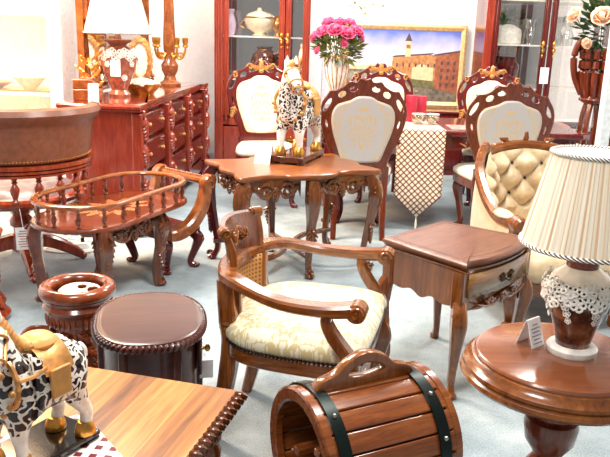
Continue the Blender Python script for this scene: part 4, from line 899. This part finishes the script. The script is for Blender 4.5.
b.build('gold_ribs', GOLD, t); b = MB(); b.torus((0, 0, .515), .077, .006, 40, 6); b.torus((0, 0, .185), .03, .007, 30, 6); b.torus((0, 0, .008), .077, .006, 36, 6); b.build('gold_bands', GOLD, t)
rs = [((-.18, -.04, .14), .055), ((-.12, -.11, .18), .064), ((-.03, -.14, .19), .068), ((.06, -.14, .17), .066), ((.14, -.09, .19), .064), ((.01, -.06, .25), .06), ((-.08, -.03, .25), .06), ((.09, -.03, .25), .056), ((.04, -.16, .10), .036), ((-.16, -.10, .04), .034), ((.17, -.05, .14), .046)]
def sprig(t):
    b = MB()
    for k in range(6):
        e = V((.12+.04*k, .03, .38+.05*sin(k*1.9))); b.sweep(spl([(.02, 0, .1), tuple(V((.07+.02*k, .02, .26))), tuple(e)], 4), .002, 5); mk_leafs(b, e, (.035, .03, .03), 9, .035)
    b.build('sprigs', plain('dry gold leaf', (150, 132, 74), .6, noise=.3), t)
mk_bouquet('rose_bouquet', 'bunch of pink roses with green leaves in the cream fluted vase', (.215, 5.93, 1.30), rs, ROSE, GREEN, 300, (0, -.02, .07), (.18, .15, .13), .085, -.06, sprig)

# ------------------------------------------------------------------ painting
t = thing('framed_painting', 'gilt framed waterfront painting with a bell tower, on the back wall', 'painting', (1.045, 8.31, 1.155))
w, h = .66, .42
b = MB(); P4 = [(-w, -.012, -h), (w, -.012, -h), (w, -.012, h), (-w, -.012, h)]
for i in range(4):
    a, c = V(P4[i]), V(P4[(i+1) % 4]); d = (c-a).normalized(); b.sweep([a-d*.03, c+d*.03], .034, [(1, -1), (1, .2), (.5, .5), (.2, 1), (-.6, .6), (-1, .2), (-1, -1)], up=(0, -1, 0), ry=.022)
b.build('frame', plain('pale gilt frame', (218, 180, 128), .4, .25, noise=.1), t)
def m_sky():
    m, nt, bs = newmat('painted sky'); s_ = nd(nt, 'ShaderNodeSeparateXYZ'); c = coords(nt); nt.links.new(c, s_.inputs[0]); n_ = nd(nt, 'ShaderNodeTexNoise', Scale=5.0, Detail=4.0); nt.links.new(c, n_.inputs[0])
    v = mth(nt, 'ADD', mth(nt, 'MULTIPLY', s_.outputs[2], 1.0), mth(nt, 'MULTIPLY', n_.outputs[0], .25)); nt.links.new(ramp(nt, v, [(.08, (240, 220, 196)), (.28, (196, 196, 224)), (.50, (92, 112, 196))]), bs.inputs[0]); bs.inputs['Roughness'].default_value = .5; return m
ms = [m_sky(), plain('painted water', (104, 96, 84), .5, noise=.25), plain('painted ochre', (176, 122, 76), .5, noise=.2), plain('painted brick', (146, 84, 58), .5, noise=.15), plain('painted pale stone', (220, 190, 150), .5), plain('painted dark roof', (86, 62, 66), .5), plain('painted green', (100, 98, 62), .5, noise=.2), plain('painted light water', (150, 140, 120), .5, noise=.2)]
b = MB()
def pol(mi, pts, k):
    b.mi = mi; y = -.014-.0006*k; b.add([(x, y, z) for x, z in pts], [tuple(range(len(pts)))])
b.box((0, -.007, 0), (2*w, .012, 2*h)); pol(1, [(-w, -h), (w, -h), (w, -.12), (.0, -.06), (-w, -.04)], 1); pol(7, [(-w, -.16), (.0, -.30), (.2, -.28), (-.05, -.14), (-w, -.06)], 2)
pol(4, [(-.6, -.05), (-.05, -.05), (-.05, -.01), (-.3, .01), (-.6, -.02)], 2)
pol(2, [(-.14, -.12), (.5, -.16), (.5, .1), (.3, .13), (-.12, .09)], 3); pol(3, [(.36, -.24), (.66, -.30), (.66, .17), (.36, .12)], 4); pol(5, [(.34, .12), (.66, .17), (.66, .19), (.34, .135)], 5); pol(5, [(-.14, .09), (.3, .13), (.34, .15), (-.1, .11)], 5)
pol(4, [(.10, -.16), (.34, -.2), (.34, -.02), (.2, .03), (.1, -.02)], 6); pol(6, [(.1, -.22), (.36, -.24), (.36, -.16), (.1, -.14)], 7)
pol(4, [(.015, .1), (.075, .1), (.075, .27), (.015, .27)], 6); pol(5, [(.005, .27), (.085, .27), (.045, .36)], 7); pol(3, [(.022, .19), (.068, .19), (.068, .23), (.022, .23)], 8)
for i in range(3):
    for j in range(4): pol(5, [(.42+.07*i, .06-.08*j), (.445+.07*i, .065-.08*j), (.445+.07*i, .025-.08*j), (.42+.07*i, .02-.08*j)], 8)
for i in range(7): pol(5, [(-.08+.07*i, .03), (-.062+.07*i, .03), (-.062+.07*i, -.01), (-.08+.07*i, -.01)], 8)
b.build('canvas', ms, t)

t = thing('filler_cabinet', 'low dark red cabinet added as dark filler below the painting, mostly behind the dining table', 'cabinet', (.95, 8.08, 0))  # assumed cabinet, added to darken the pale gap seen under the dining table
MB().box((0, 0, .37), (1.5, .42, .60)).build('carcass', MAHD, t, bevel=.006); MB().box((0, 0, .685), (1.56, .46, .03)).build('top', MAHD, t, bevel=.008); MB().box((0, 0, .035), (1.5, .40, .07)).build('plinth', MAHD, t, bevel=.006)
for x in (-.56, -.19, .19, .56):
    b = MB(); b.box((x, -.215, .37), (.34, .02, .52)); d_ = b.build('door', MAHD, t, bevel=.006); MB().ell((x+.12*(1 if x in (-.56, .19) else -1), -.238, .40), (.014, .016, .014)).build('knob', GOLD, d_)

# ------------------------------------------------------------------ glass cabinets
def mk_cabinet(label, loc, w, d, h, bays, handles, wood_):
    t = thing('display_cabinet', label, 'display cabinet', loc)
    b = MB(); b.box((0, d-.015, h/2), (w-.04, .03, h)); b.build('mirror_back', MIRR, t)
    for x in (-w/2+.02, w/2-.02): MB().box((x, d/2, h/2), (.04, d, h)).build('side_panel', wood_, t, bevel=.004)
    MB().box((0, d/2, .06), (w+.02, d+.02, .12)).build('plinth', wood_, t, bevel=.008); MB().box((0, d/2, h-.05), (w+.04, d+.04, .1)).build('cornice', wood_, t, bevel=.012)
    MB().box((0, d/2, .52), (w-.08, d-.04, .03)).build('bottom_board', wood_, t)
    for z in (.98, 1.42, 1.86): MB().box((0, d/2+.02, z), (w-.09, d-.1, .016)).build('shelf', WHITE, t)
    MB().box((0, d-.06, h-.13), (w-.2, .03, .02)).build('light_strip', LED, t)
    for (x0, x1, hs) in bays:
        dr = bpy.data.objects.new('door', None); COL.objects.link(dr); dr.parent = t
        fw_ = .055
        for x in (x0+fw_/2, x1-fw_/2):
            b = MB(); b.box((x, -.012, (h+.5)/2), (fw_, .034, h-.72)); b.sweep([(x, -.03, .55), (x, -.03, h-.15)], .010, SQ, up=(0, 1, 0)); b.build('door_stile', wood_, dr, bevel=.004)
        for z in (.54, h-.14): MB().box(((x0+x1)/2, -.012, z), (x1-x0-2*fw_, .034, .07)).build('door_rail', wood_, dr, bevel=.004)
        MB().box(((x0+x1)/2, -.008, (h+.5)/2), (x1-x0-2*fw_, .005, h-.72)).build('pane', GLASS, dr)
        if hs:
            x = hs; b = MB(); b.ell((x, -.05, 1.44), (.016, .014, .028)); b.ell((x, -.05, 1.37), (.014, .012, .022)); b.sweep(spl([(x, -.04, 1.43), (x-.012, -.065, 1.41), (x+.012, -.065, 1.38), (x, -.04, 1.36)], 4), .008, 6); b.ell((x, -.045, 1.32), (.008, .008, .018)); b.build('handle', GOLD, dr)
        b = MB(); b.box(((x0+x1)/2, -.012, .31), (x1-x0, .034, .36)); b.build('lower_panel', wood_, t, bevel=.006)
        b = MB()
        b.leaf(((x0+x1)/2, -.035, .36), (1, 0, .1), (0, -1, 0), .14, .05, 4, 6, 5); b.leaf(((x0+x1)/2, -.035, .36), (-1, 0, .1), (0, -1, 0), .14, .05, 4, 6, 5); b.ell(((x0+x1)/2, -.035, .36), .02); b.build('gilt_carving', GOLD, t)
    return t
cab = mk_cabinet('tall mahogany glass cabinet left of the pink roses', (-.505, 7.72, 0), .99, .42, 2.35, [(-.40, .23, .20), (.24, .475, .265)], 1, MAHOG)
b = MB(); b.box((-.45, -.01, 1.15), (.09, .03, 2.1))
for k in (-1, 0, 1): b.sweep([(-.45+.025*k, -.027, .55), (-.45+.025*k, -.027, 2.2)], .009, 6)
b.build('pilaster', MAHOG, cab)
cab2 = mk_cabinet('tall mahogany glass cabinet right of the painting', (2.53, 7.55, 0), 1.56, .45, 2.35, [(-.70, -.145, -.19), (-.125, .70, -.08)], 2, MAHD)
b = MB(); b.box((-.74, -.01, 1.15), (.08, .03, 2.1)); b.build('pilaster', MAHOG, cab2, bevel=.004)
o = MB().box((-.23, 7.655, 1.13), (.075, .004, .14)).build('price_tag', CARD); tag(o, 'white tag hanging on the left glass cabinet door', 'price tag')
o = MB().box((2.375, 7.475, 1.13), (.085, .004, .16)).build('price_tag', CARD); tag(o, 'white tag hanging between the right glass cabinet doors', 'price tag')
def mk_pot(name, label, loc, prof, mat, cat, extra=None, group=None):
    t = thing(name, label, cat, loc, 0, group); MB().lathe(prof, n=28).build('body', mat, t)
    if extra: extra(t)
    return t
def gilt_rim(z, r_):
    def f(t):
        b = MB(); b.torus((0, 0, z), r_, .008, 32, 6); b.build('gilt_rim', GOLD, t)
        for q in (-1, 1): b = MB(); b.sweep(spl([(q*r_*.95, 0, z*.4), (q*(r_+.05), 0, z*.6), (q*r_, 0, z*.9)], 5), .008, 6); b.build('handle', GOLD, t)
    return f
mk_pot('tureen', 'large cream tureen with gilt handles on the left cabinet shelf', (-.55, 7.93, 1.428), [(.06, 0), (.08, .01), (.05, .03), (.13, .08), (.165, .15), (.16, .19), (.12, .23), (.03, .26), (.02, .29)], plain('cream porcelain', (250, 236, 206), .2, coat=.5), 'tureen', gilt_rim(.19, .162))
mk_pot('jug', 'pink and white jug on the left cabinet shelf beside the tureen', (-.86, 7.93, 1.428), [(.04, 0), (.05, .02), (.065, .1), (.05, .18), (.035, .22), (.05, .27)], plain('lilac porcelain', (214, 190, 216), .2, coat=.4), 'jug')
mk_pot('gilt_vase', 'small gilt vase on the left cabinet shelf, right of the tureen', (-.36, 7.9, 1.428), [(.03, 0), (.04, .01), (.02, .04), (.05, .1), (.045, .15), (.02, .19), (.035, .22)], GOLD, 'vase')
mk_pot('brown_vase', 'dark brown round vase on the left cabinet lower shelf', (-.5, 7.93, .988), [(.07, 0), (.12, .06), (.15, .15), (.12, .25), (.06, .3), (.08, .33)], GLAZE, 'vase', gilt_rim(.3, .065))
mk_pot('cream_box', 'wide cream box on the right cabinet shelf', (2.05, 7.8, 1.428), [(.13, 0), (.14, .01), (.14, .1), (.13, .15), (.06, .19), (.02, .2)], plain('cream lacquer', (246, 240, 226), .3), 'box')
mk_pot('crystal_vase', 'clear crystal vase on the right cabinet shelf', (2.28, 7.8, 1.428), [(.04, 0), (.03, .03), (.05, .1), (.06, .22), (.075, .26)], CRYS, 'vase')
mk_pot('wine_jar', 'tall clear jar on the right cabinet shelf behind the plant stand', (2.68, 7.8, 1.428), [(.05, 0), (.06, .1), (.03, .16), (.07, .24), (.06, .3)], CRYS, 'jar')
mk_pot('mahogany_urn', 'dark urn on the right cabinet lower shelf', (2.08, 7.8, .988), [(.07, 0), (.06, .03), (.11, .12), (.12, .22), (.08, .28), (.09, .31)], MAHD, 'urn')

# ------------------------------------------------------------------ plant stand, peach roses, post, rose stool
t = thing('plant_stand', 'tall wooden plant stand with ribbed swan-neck basket, before the right cabinet', 'plant stand', (2.36, 6.05, 0))
for k in range(12):
    a = 2*pi*k/12; d = V((cos(a), sin(a), 0)); b = MB(); hi = 1.40
    b.sweep(spl([d*.05+V((0, 0, .98)), d*.10+V((0, 0, 1.06)), d*.13+V((0, 0, 1.2)), d*.13+V((0, 0, 1.34)), d*.145+V((0, 0, hi))], 5), [.02, .028, .032, .03, .024], 8); b.ell(d*.147+V((0, 0, hi)), .027, None, 8, 6); b.build('rib', CHAIRW, t)
b = MB(); b.torus((0, 0, 1.01), .11, .016, 32, 8); b.build('hoop', CHAIRW, t)
MB().lathe([(.02, .96), (.1, .985), (.11, 1.0), (.1, 1.04), (.02, 1.045)], n=28).build('tray', CHAIRW, t)
b = MB(); b.sweep(spl([(-.12, 0, 1.05), (-.19, 0, 1.2), (-.21, 0, 1.36), (-.17, 0, 1.47), (-.10, 0, 1.46), (-.08, 0, 1.39)], 6), [.02, .026, .028, .026, .022, .014], 10); b.ell((-.08, 0, 1.385), (.022, .018, .03)); b.build('swan_neck', CHAIRW, t)
for k in range(4):
    a = pi/4+pi/2*k; d = V((cos(a), sin(a), 0)); b = MB(); b.sweep(spl([d*.06+V((0, 0, .98)), d*.09+V((0, 0, .8)), d*.08+V((0, 0, .4)), d*.12+V((0, 0, .1)), d*.17], 5), [.02, .018, .016, .018, .02], SQ, up=d); b.build('leg', CHAIRW, t)
rs = [((-.27, -.08, .25), .07), ((-.09, -.17, .24), .085), ((-.17, -.14, .04), .045), ((.10, -.06, .30), .06), ((-.05, -.03, .38), .06)]
mk_bouquet('rose_bouquet', 'peach roses with dark green leaves standing in the tall plant stand', (2.36, 6.05, 1.42), rs, PEACH, DGREEN, 230, (.03, 0, .17), (.22, .17, .24), .1, -.35)
t = thing('white_post', 'slim white post at the right edge behind the lamp', 'post', (2.04, 5.0, 0)); MB().box((0, 0, 1.25), (.075, .075, 2.5)).build('shaft', POSTM, t, bevel=.01); MB().lathe([(.12, 0), (.12, .012), (.05, .02)], n=28).build('base_plate', POSTM, t)
t = thing('upholstered_stool', 'stool with rose pink seat and dark gilded frame, between the tufted armchair and cabinet', 'stool', (2.22, 6.75, 0))
MB().lathe([(.2, .655), (.215, .68), (.205, .71), (.15, .735), (.05, .745)], n=36).build('seat', plain('rose pink fabric', (206, 128, 110), .6, noise=.12), t); MB().lathe([(.19, .58), (.215, .59), (.225, .62), (.215, .655)], n=36).build('frame', MAHD, t)
b = MB()
for k in range(24): a = 2*pi*k/24; b.ell((.222*cos(a), .222*sin(a), .605), (.016, .016, .012), None, 6, 5)
b.build('gilt_beading', GOLD, t)
for k in range(4):
    a = pi/4+pi/2*k; b = MB(); cabriole(b, .17*cos(a), .17*sin(a), .59, a, .026, .032, .016, .024, .05); b.leaf((.22*cos(a), .22*sin(a), .55), (0, 0, -1), (cos(a), sin(a), 0), .1, .05, 4, 6, 5); b.build('leg', MAHD, t)

# ------------------------------------------------------------------ carved sideboard and what stands on it
DX, DY = -1.41, 6.27
t = thing('carved_sideboard', 'long red mahogany sideboard with carved drawers, left behind the tray table', 'sideboard', (DX, DY, 0), R(-2.6))
hw, hl = .28, 1.25
MB().box((-.01, 0, .50), (2*hw-.06, 2*hl-.06, .80)).build('carcass', MAHOG, t, bevel=.006)
TO = [(hw+.03, -hl-.03), (hw+.03, -hl+.16), (hw, -hl+.2), (hw, hl-.2), (hw+.03, hl-.16), (hw+.03, hl+.03), (-hw, hl+.03), (-hw, -hl-.03)]
TO = [(p.x, p.y) for p in dense(TO, .3)]
MB().slab(TO, [(.03, .895), (.012, .905), (.016, .915), (0, .922), (0, .938), (.008, .948), (.02, .95)]).build('top', wood('polished mahogany', (110, 30, 20), (150, 54, 38), (176, 82, 60), rough=.1, coat=1), t)
b = MB(); b.plate([apron(hl-.06, .12, .04, 40)], .05, lambda x, y, z: (hw-.03+z, x, .19+y), .006); b.plate([apron(hw-.05, .10, .03, 24)], .04, lambda x, y, z: (x, -hl+.04+z, .19+y), .006); b.build('base_apron', MAHD, t)
for y in (-hl+.06, hl-.06):
    for x in (-hw+.05, hw-.02):
        b = MB(); cabriole(b, x, y, .2, atan2(y, x), .05, .055, .035, .045, .03); b.build('foot', MAHD, t)
for y in (-hl+.07, -.38, .38, hl-.07):
    b = MB(); b.box((hw-.01, y, .53), (.08, .10, .72)); pl_ = b.build('pilaster', MAHOG, t, bevel=.01)
    b = MB(); e = -.055 if y < 0 else .055
    for z, L in ((.86, .18), (.66, .16), (.42, .15)): b.leaf((hw+.035, y, z), (0, 0, -1), (1, 0, 0), L, .09, 5, 7, 5)
    b.scroll((hw+.03, y, .87), (0, 1, 0), (0, 0, 1), .035, 1.3, 0, .010); b.scroll((hw+.03, y, .63), (0, 1, 0), (0, 0, 1), .03, 1.3, 2, .009); b.scroll((hw+.03, y, .27), (0, 1, 0), (0, 0, 1), .035, 1.3, 2, .010); b.build('carving', MAHOG, pl_)
for y0, y1 in ((-hl+.13, -.44), (-.32, .32), (.44, hl-.13)):
    for z0, z1 in ((.70, .87), (.46, .67), (.22, .43)):
        b = MB(); b.box((hw-.02, (y0+y1)/2, (z0+z1)/2), (.05, y1-y0, z1-z0)); d_ = b.build('drawer', MAHD, t, bevel=.012)
        for q in (.22, .78):
            b = MB(); y = lerp(y0, y1, q); z = (z0+z1)/2; b.ell((hw+.018, y, z), (.012, .012, .012)); b.ell((hw+.010, y-.024, z+.004), (.007, .018, .009)); b.ell((hw+.010, y+.024, z+.004), (.007, .018, .009)); b.build('knob', GILTW, d_)
b = MB()
for y in (-hl+.62, hl-.10): b.box((-hw-.02, y, 1.53), (.05, .10, 1.2)); b.sweep(spl([(-hw+.01, y, .95), (-hw+.05, y, 1.0), (-hw+.01, y, 1.15), (-hw+.01, y, 2.1)], 5), .02, 8)
b.box((-hw-.02, .26, 2.12), (.05, 2*hl-.64, .10)); b.build('mirror_frame', ORANGE, t, bevel=.008)
MB().box((-hw-.03, .26, 1.52), (.012, 2*hl-.74, 1.12)).build('mirror', MIRR, t)

t = thing('vase_lamp', 'tall vase lamp with white flowers and pleated shade on the red sideboard', 'table lamp', (-1.47, 5.66, .95))
MB().lathe([(.08, 0), (.085, .02), (.06, .05), (.075, .09), (.11, .17), (.135, .26), (.135, .31), (.10, .36), (.06, .385), (.075, .40), (.14, .425), (.13, .43), (.03, .42), (.02, .47)], n=36).build('body', plain('copper brown glaze', (164, 98, 74), .25, coat=.5, noise=.2), t)
b = MB()
for k in range(26): a = 2*pi*k/26; rosette(b, (.135*cos(a), .135*sin(a), .32+.02*sin(k*2.1)), (cos(a), sin(a), .4), .034)
for k in range(14): a = 2*pi*k/14+.3; rosette(b, (.142*cos(a), .142*sin(a), .25-.05*(k % 3)), (cos(a), sin(a), 0), .022)
b.build('flower_garland', WHITE, t)
MB().lathe([(.012, .45), (.012, .76)], n=8).build('stem', GOLD, t)
mk_shade(.245, .17, .475, .29, t, 40, .008)
o = MB().box((-1.457, 5.508, 1.17), (.075, .004, .12)).build('price_tag', CARD); tag(o, 'white tag on the vase lamp standing on the sideboard', 'price tag'); o.rotation_euler = (0, 0, 0)
t = thing('stepped_box', 'small stepped wooden box near the front corner of the sideboard', 'box', (-1.60, 5.28, .95), .2)
MB().box((0, 0, .04), (.2, .14, .08)).build('lower_step', ORANGE, t, bevel=.006); MB().box((-.03, 0, .115), (.14, .13, .07)).build('upper_step', ORANGE, t, bevel=.006); MB().box((0, 0, .155), (.1, .1, .012)).build('lid', ORANGE, t, bevel=.004)
mk_card('price_card', 'white card leaning on the stepped wooden box on the sideboard', (-1.53, 5.17, .951), R(10), .07, .13, .25)
t = thing('gilt_shell_ornament', 'tall oval gilt ornament covered in flowers beside the sideboard lamp', 'ornament', (-1.48, 6.42, .95))
b = MB(); b.lathe([(.09, 0), (.1, .02), (.04, .05), (.03, .09)], n=24)
b.sweep([(.085*cos(a), 0, .25+.17*sin(a)) for a in [2*pi*k/28 for k in range(28)]], .02, 8, closed=True, up=(0, 1, 0)); b.build('frame', GOLD, t)
b = MB()
for k in range(22): a = 2*pi*k/22; rosette(b, (.092*cos(a), -.015, .25+.175*sin(a)), (.3*cos(a), -1, .3*sin(a)), .026)
b.build('flowers', GILTW, t); b = MB(); b.ell((0, .0, .25), (.075, .012, .155), None, 24, 12); b.build('plaque', IVORY, t)
t = thing('gilt_basket', 'low gilt basket heaped with pale flowers on the sideboard', 'basket', (-1.36, 5.93, .95))
b = MB(); b.lathe([(.09, 0), (.1, .02), (.14, .06), (.155, .085), (.14, .08), (.03, .04)], n=36, rip=lambda a, z: 1+.05*cos(a*12)); b.build('bowl', GOLD, t)
b = MB()
for k in range(26): a = k*2.4; r_ = .135*sqrt((k+.5)/26); rosette(b, (r_*cos(a), r_*sin(a), .115-.03*(r_/.135)**2), (cos(a)*.5, sin(a)*.5, 1), .034)
b.build('flowers', IVORY, t)
t = thing('candelabra', 'five-armed gilt candelabra on a turned wooden column, far end of the sideboard', 'candelabra', (-1.33, 6.98, .95))
MB().lathe([(.10, 0), (.105, .02), (.06, .05), (.05, .09), (.075, .14), (.08, .19), (.05, .24), (.04, .28), (.055, .33), (.058, .42), (.05, .6), (.042, .95), (.034, 1.2), (.025, 1.25)], n=28).build('column', ORANGE, t)
for k in range(5):
    a = R(20+72*k); d = V((cos(a), sin(a), 0)); b = MB(); b.sweep(spl([d*.05+V((0, 0, .30)), d*.09+V((0, 0, .25)), d*.13+V((0, 0, .27)), d*.15+V((0, 0, .33)), d*.15+V((0, 0, .36))], 5), .011, 7); b.scroll(d*.1+V((0, 0, .28)), d, (0, 0, 1), .03, 1.2, 0, .007)
    p = d*.15; b.lathe([(.01, .35), (.028, .36), (.025, .375), (.018, .38), (.026, .40), (.028, .44), (.02, .445)], (p.x, p.y, 0), 12); b.build('arm', GOLD, t)
t = thing('gilt_leaf_stand', 'gilt leafy figurine stand at the back of the sideboard, left of the lamp', 'ornament', (-1.65, 5.50, .95))
b = MB(); b.lathe([(.05, 0), (.055, .015), (.02, .04), (.015, .1)], n=18)
for k in range(9): a = 2.4*k; b.leaf((.02*cos(a), .02*sin(a), .05+.028*k), (cos(a), sin(a), .9), (cos(a), sin(a), -.6), .11, .05, 3, 6, 5)
b.build('leaves', GOLD, t)

# ------------------------------------------------------------------ lit white showcase at the far left
t = thing('lit_showcase', 'brightly lit white showcase with glass shelf at the far left', 'showcase', (-2.88, 6.9, 0))
for x in (-.62, .56): MB().box((x, 0, 1.2), (.09, .5, 2.4)).build('side_post', TRIMW, t, bevel=.008)
MB().box((0, .24, 1.2), (1.2, .02, 2.4)).build('back_panel', plain('warm white lining', (255, 246, 226), .6), t)
MB().box((-.03, 0, .27), (1.1, .5, .54)).build('base_cabinet', TRIMW, t, bevel=.008); MB().box((-.03, 0, 1.62), (1.12, .46, .10)).build('header', TRIMW, t, bevel=.008)
for z in (.88, ): MB().box((-.03, .01, z), (1.1, .42, .015)).build('shelf', GOLD, t)
MB().box((-.03, -.12, 1.56), (1.0, .05, .02)).build('light_strip', LED, t)  # glowing strips added here and below, standing in for top-left lens glare
MB().box((-.03, -.12, .845), (1.0, .04, .02)).build('light_strip', LED, t)
MB().box((-.03, -.24, 1.07), (1.08, .006, 1.0)).build('pane', GLASS, t)
o = MB().box((-2.13, 6.2, 1.25), (.10, .08, 2.5)).build('white_post', TRIMW, None, bevel=.01); tag(o, 'white upright post between the lit showcase and the sideboard', 'post')
mk_pot('cream_bowl', 'wide cream bowl on the upper showcase shelf', (-2.62, 6.85, .888), [(.05, 0), (.06, .01), (.10, .05), (.15, .11), (.14, .11), (.03, .03)], plain('ivory porcelain', (250, 236, 204), .2), 'bowl')
mk_pot('gilt_dish', 'low gilt dish on the upper showcase shelf, left of the cream bowl', (-2.95, 6.85, .888), [(.06, 0), (.12, .03), (.17, .06), (.16, .06), (.04, .02)], GOLD, 'dish')
mk_pot('glass_goblet', 'cream goblet on the showcase base shelf', (-2.72, 6.85, .541), [(.04, 0), (.045, .006), (.01, .02), (.01, .09), (.05, .13), (.06, .2), (.05, .2), (.02, .14)], plain('pale gold porcelain', (232, 200, 150), .3), 'goblet')
mk_pot('honey_pot', 'round amber pot on the showcase base shelf', (-2.5, 6.85, .541), [(.05, 0), (.09, .04), (.1, .09), (.07, .14), (.08, .16)], plain('amber pot', (214, 150, 90), .3), 'pot')
mk_pot('tea_pot', 'pale cup-shaped pot on the showcase base shelf, left of the goblet', (-2.98, 6.85, .541), [(.05, 0), (.08, .05), (.07, .12), (.03, .15), (.01, .18)], plain('rose porcelain', (240, 206, 190), .3), 'pot')

# ------------------------------------------------------------------ light
W_ = bpy.data.worlds.new('World'); S.world = W_; W_.use_nodes = True; bg = W_.node_tree.nodes['Background']
bg.inputs[0].default_value = (1, .97, .94, 1); bg.inputs[1].default_value = .30
def area(name, loc, tgt, size, e, c=(1, .96, .9), sy=None):
    l = bpy.data.lights.new(name, 'AREA'); l.energy = e; l.color = c; l.size = size
    if sy: l.shape = 'RECTANGLE'; l.size_y = sy
    o = bpy.data.objects.new(name, l); COL.objects.link(o); o.location = loc; o.rotation_euler = (V(tgt)-V(loc)).to_track_quat('-Z', 'Y').to_euler(); return o
area('hall_lamp_a', (.6, 2.6, 3.6), (.3, 3.0, 0), .9, 135)
area('hall_lamp_b', (-1.6, 4.6, 3.6), (-1.2, 4.8, 0), .9, 130)
area('hall_lamp_c', (1.9, 5.2, 3.6), (1.5, 5.6, 0), .9, 130)
area('hall_lamp_d', (.2, 7.0, 3.7), (.2, 7.4, .8), 1.4, 130)
area('warm_glare_fill', (-2.4, 4.9, 3.0), (-1.4, 5.9, .7), .9, 230, (1, .66, .40))  # added warm fill with no real source, standing in for top-left lens glare
area('hall_lamp_e', (-.8, .6, 3.4), (-.3, 2.2, .3), .8, 80)

# ------------------------------------------------------------------ camera
cd = bpy.data.cameras.new('camera'); cam = bpy.data.objects.new('camera', cd); COL.objects.link(cam); S.camera = cam
cd.sensor_width = 36; cd.lens = 36*720/610; cd.clip_start = .02
p, r = R(15), R(1.8)
F = V((0, cos(p), -sin(p))); X = V((1, 0, 0)); U = X.cross(F)
Xr = X*cos(r)+U*sin(r); Ur = -X*sin(r)+U*cos(r)
m = M4((Xr, Ur, -F)).transposed().to_4x4(); m.translation = (0, 0, 1.45); cam.matrix_world = m
S.view_settings.view_transform = 'Standard'; S.view_settings.look = 'None'; S.view_settings.gamma = 1; S.view_settings.exposure = 0.0
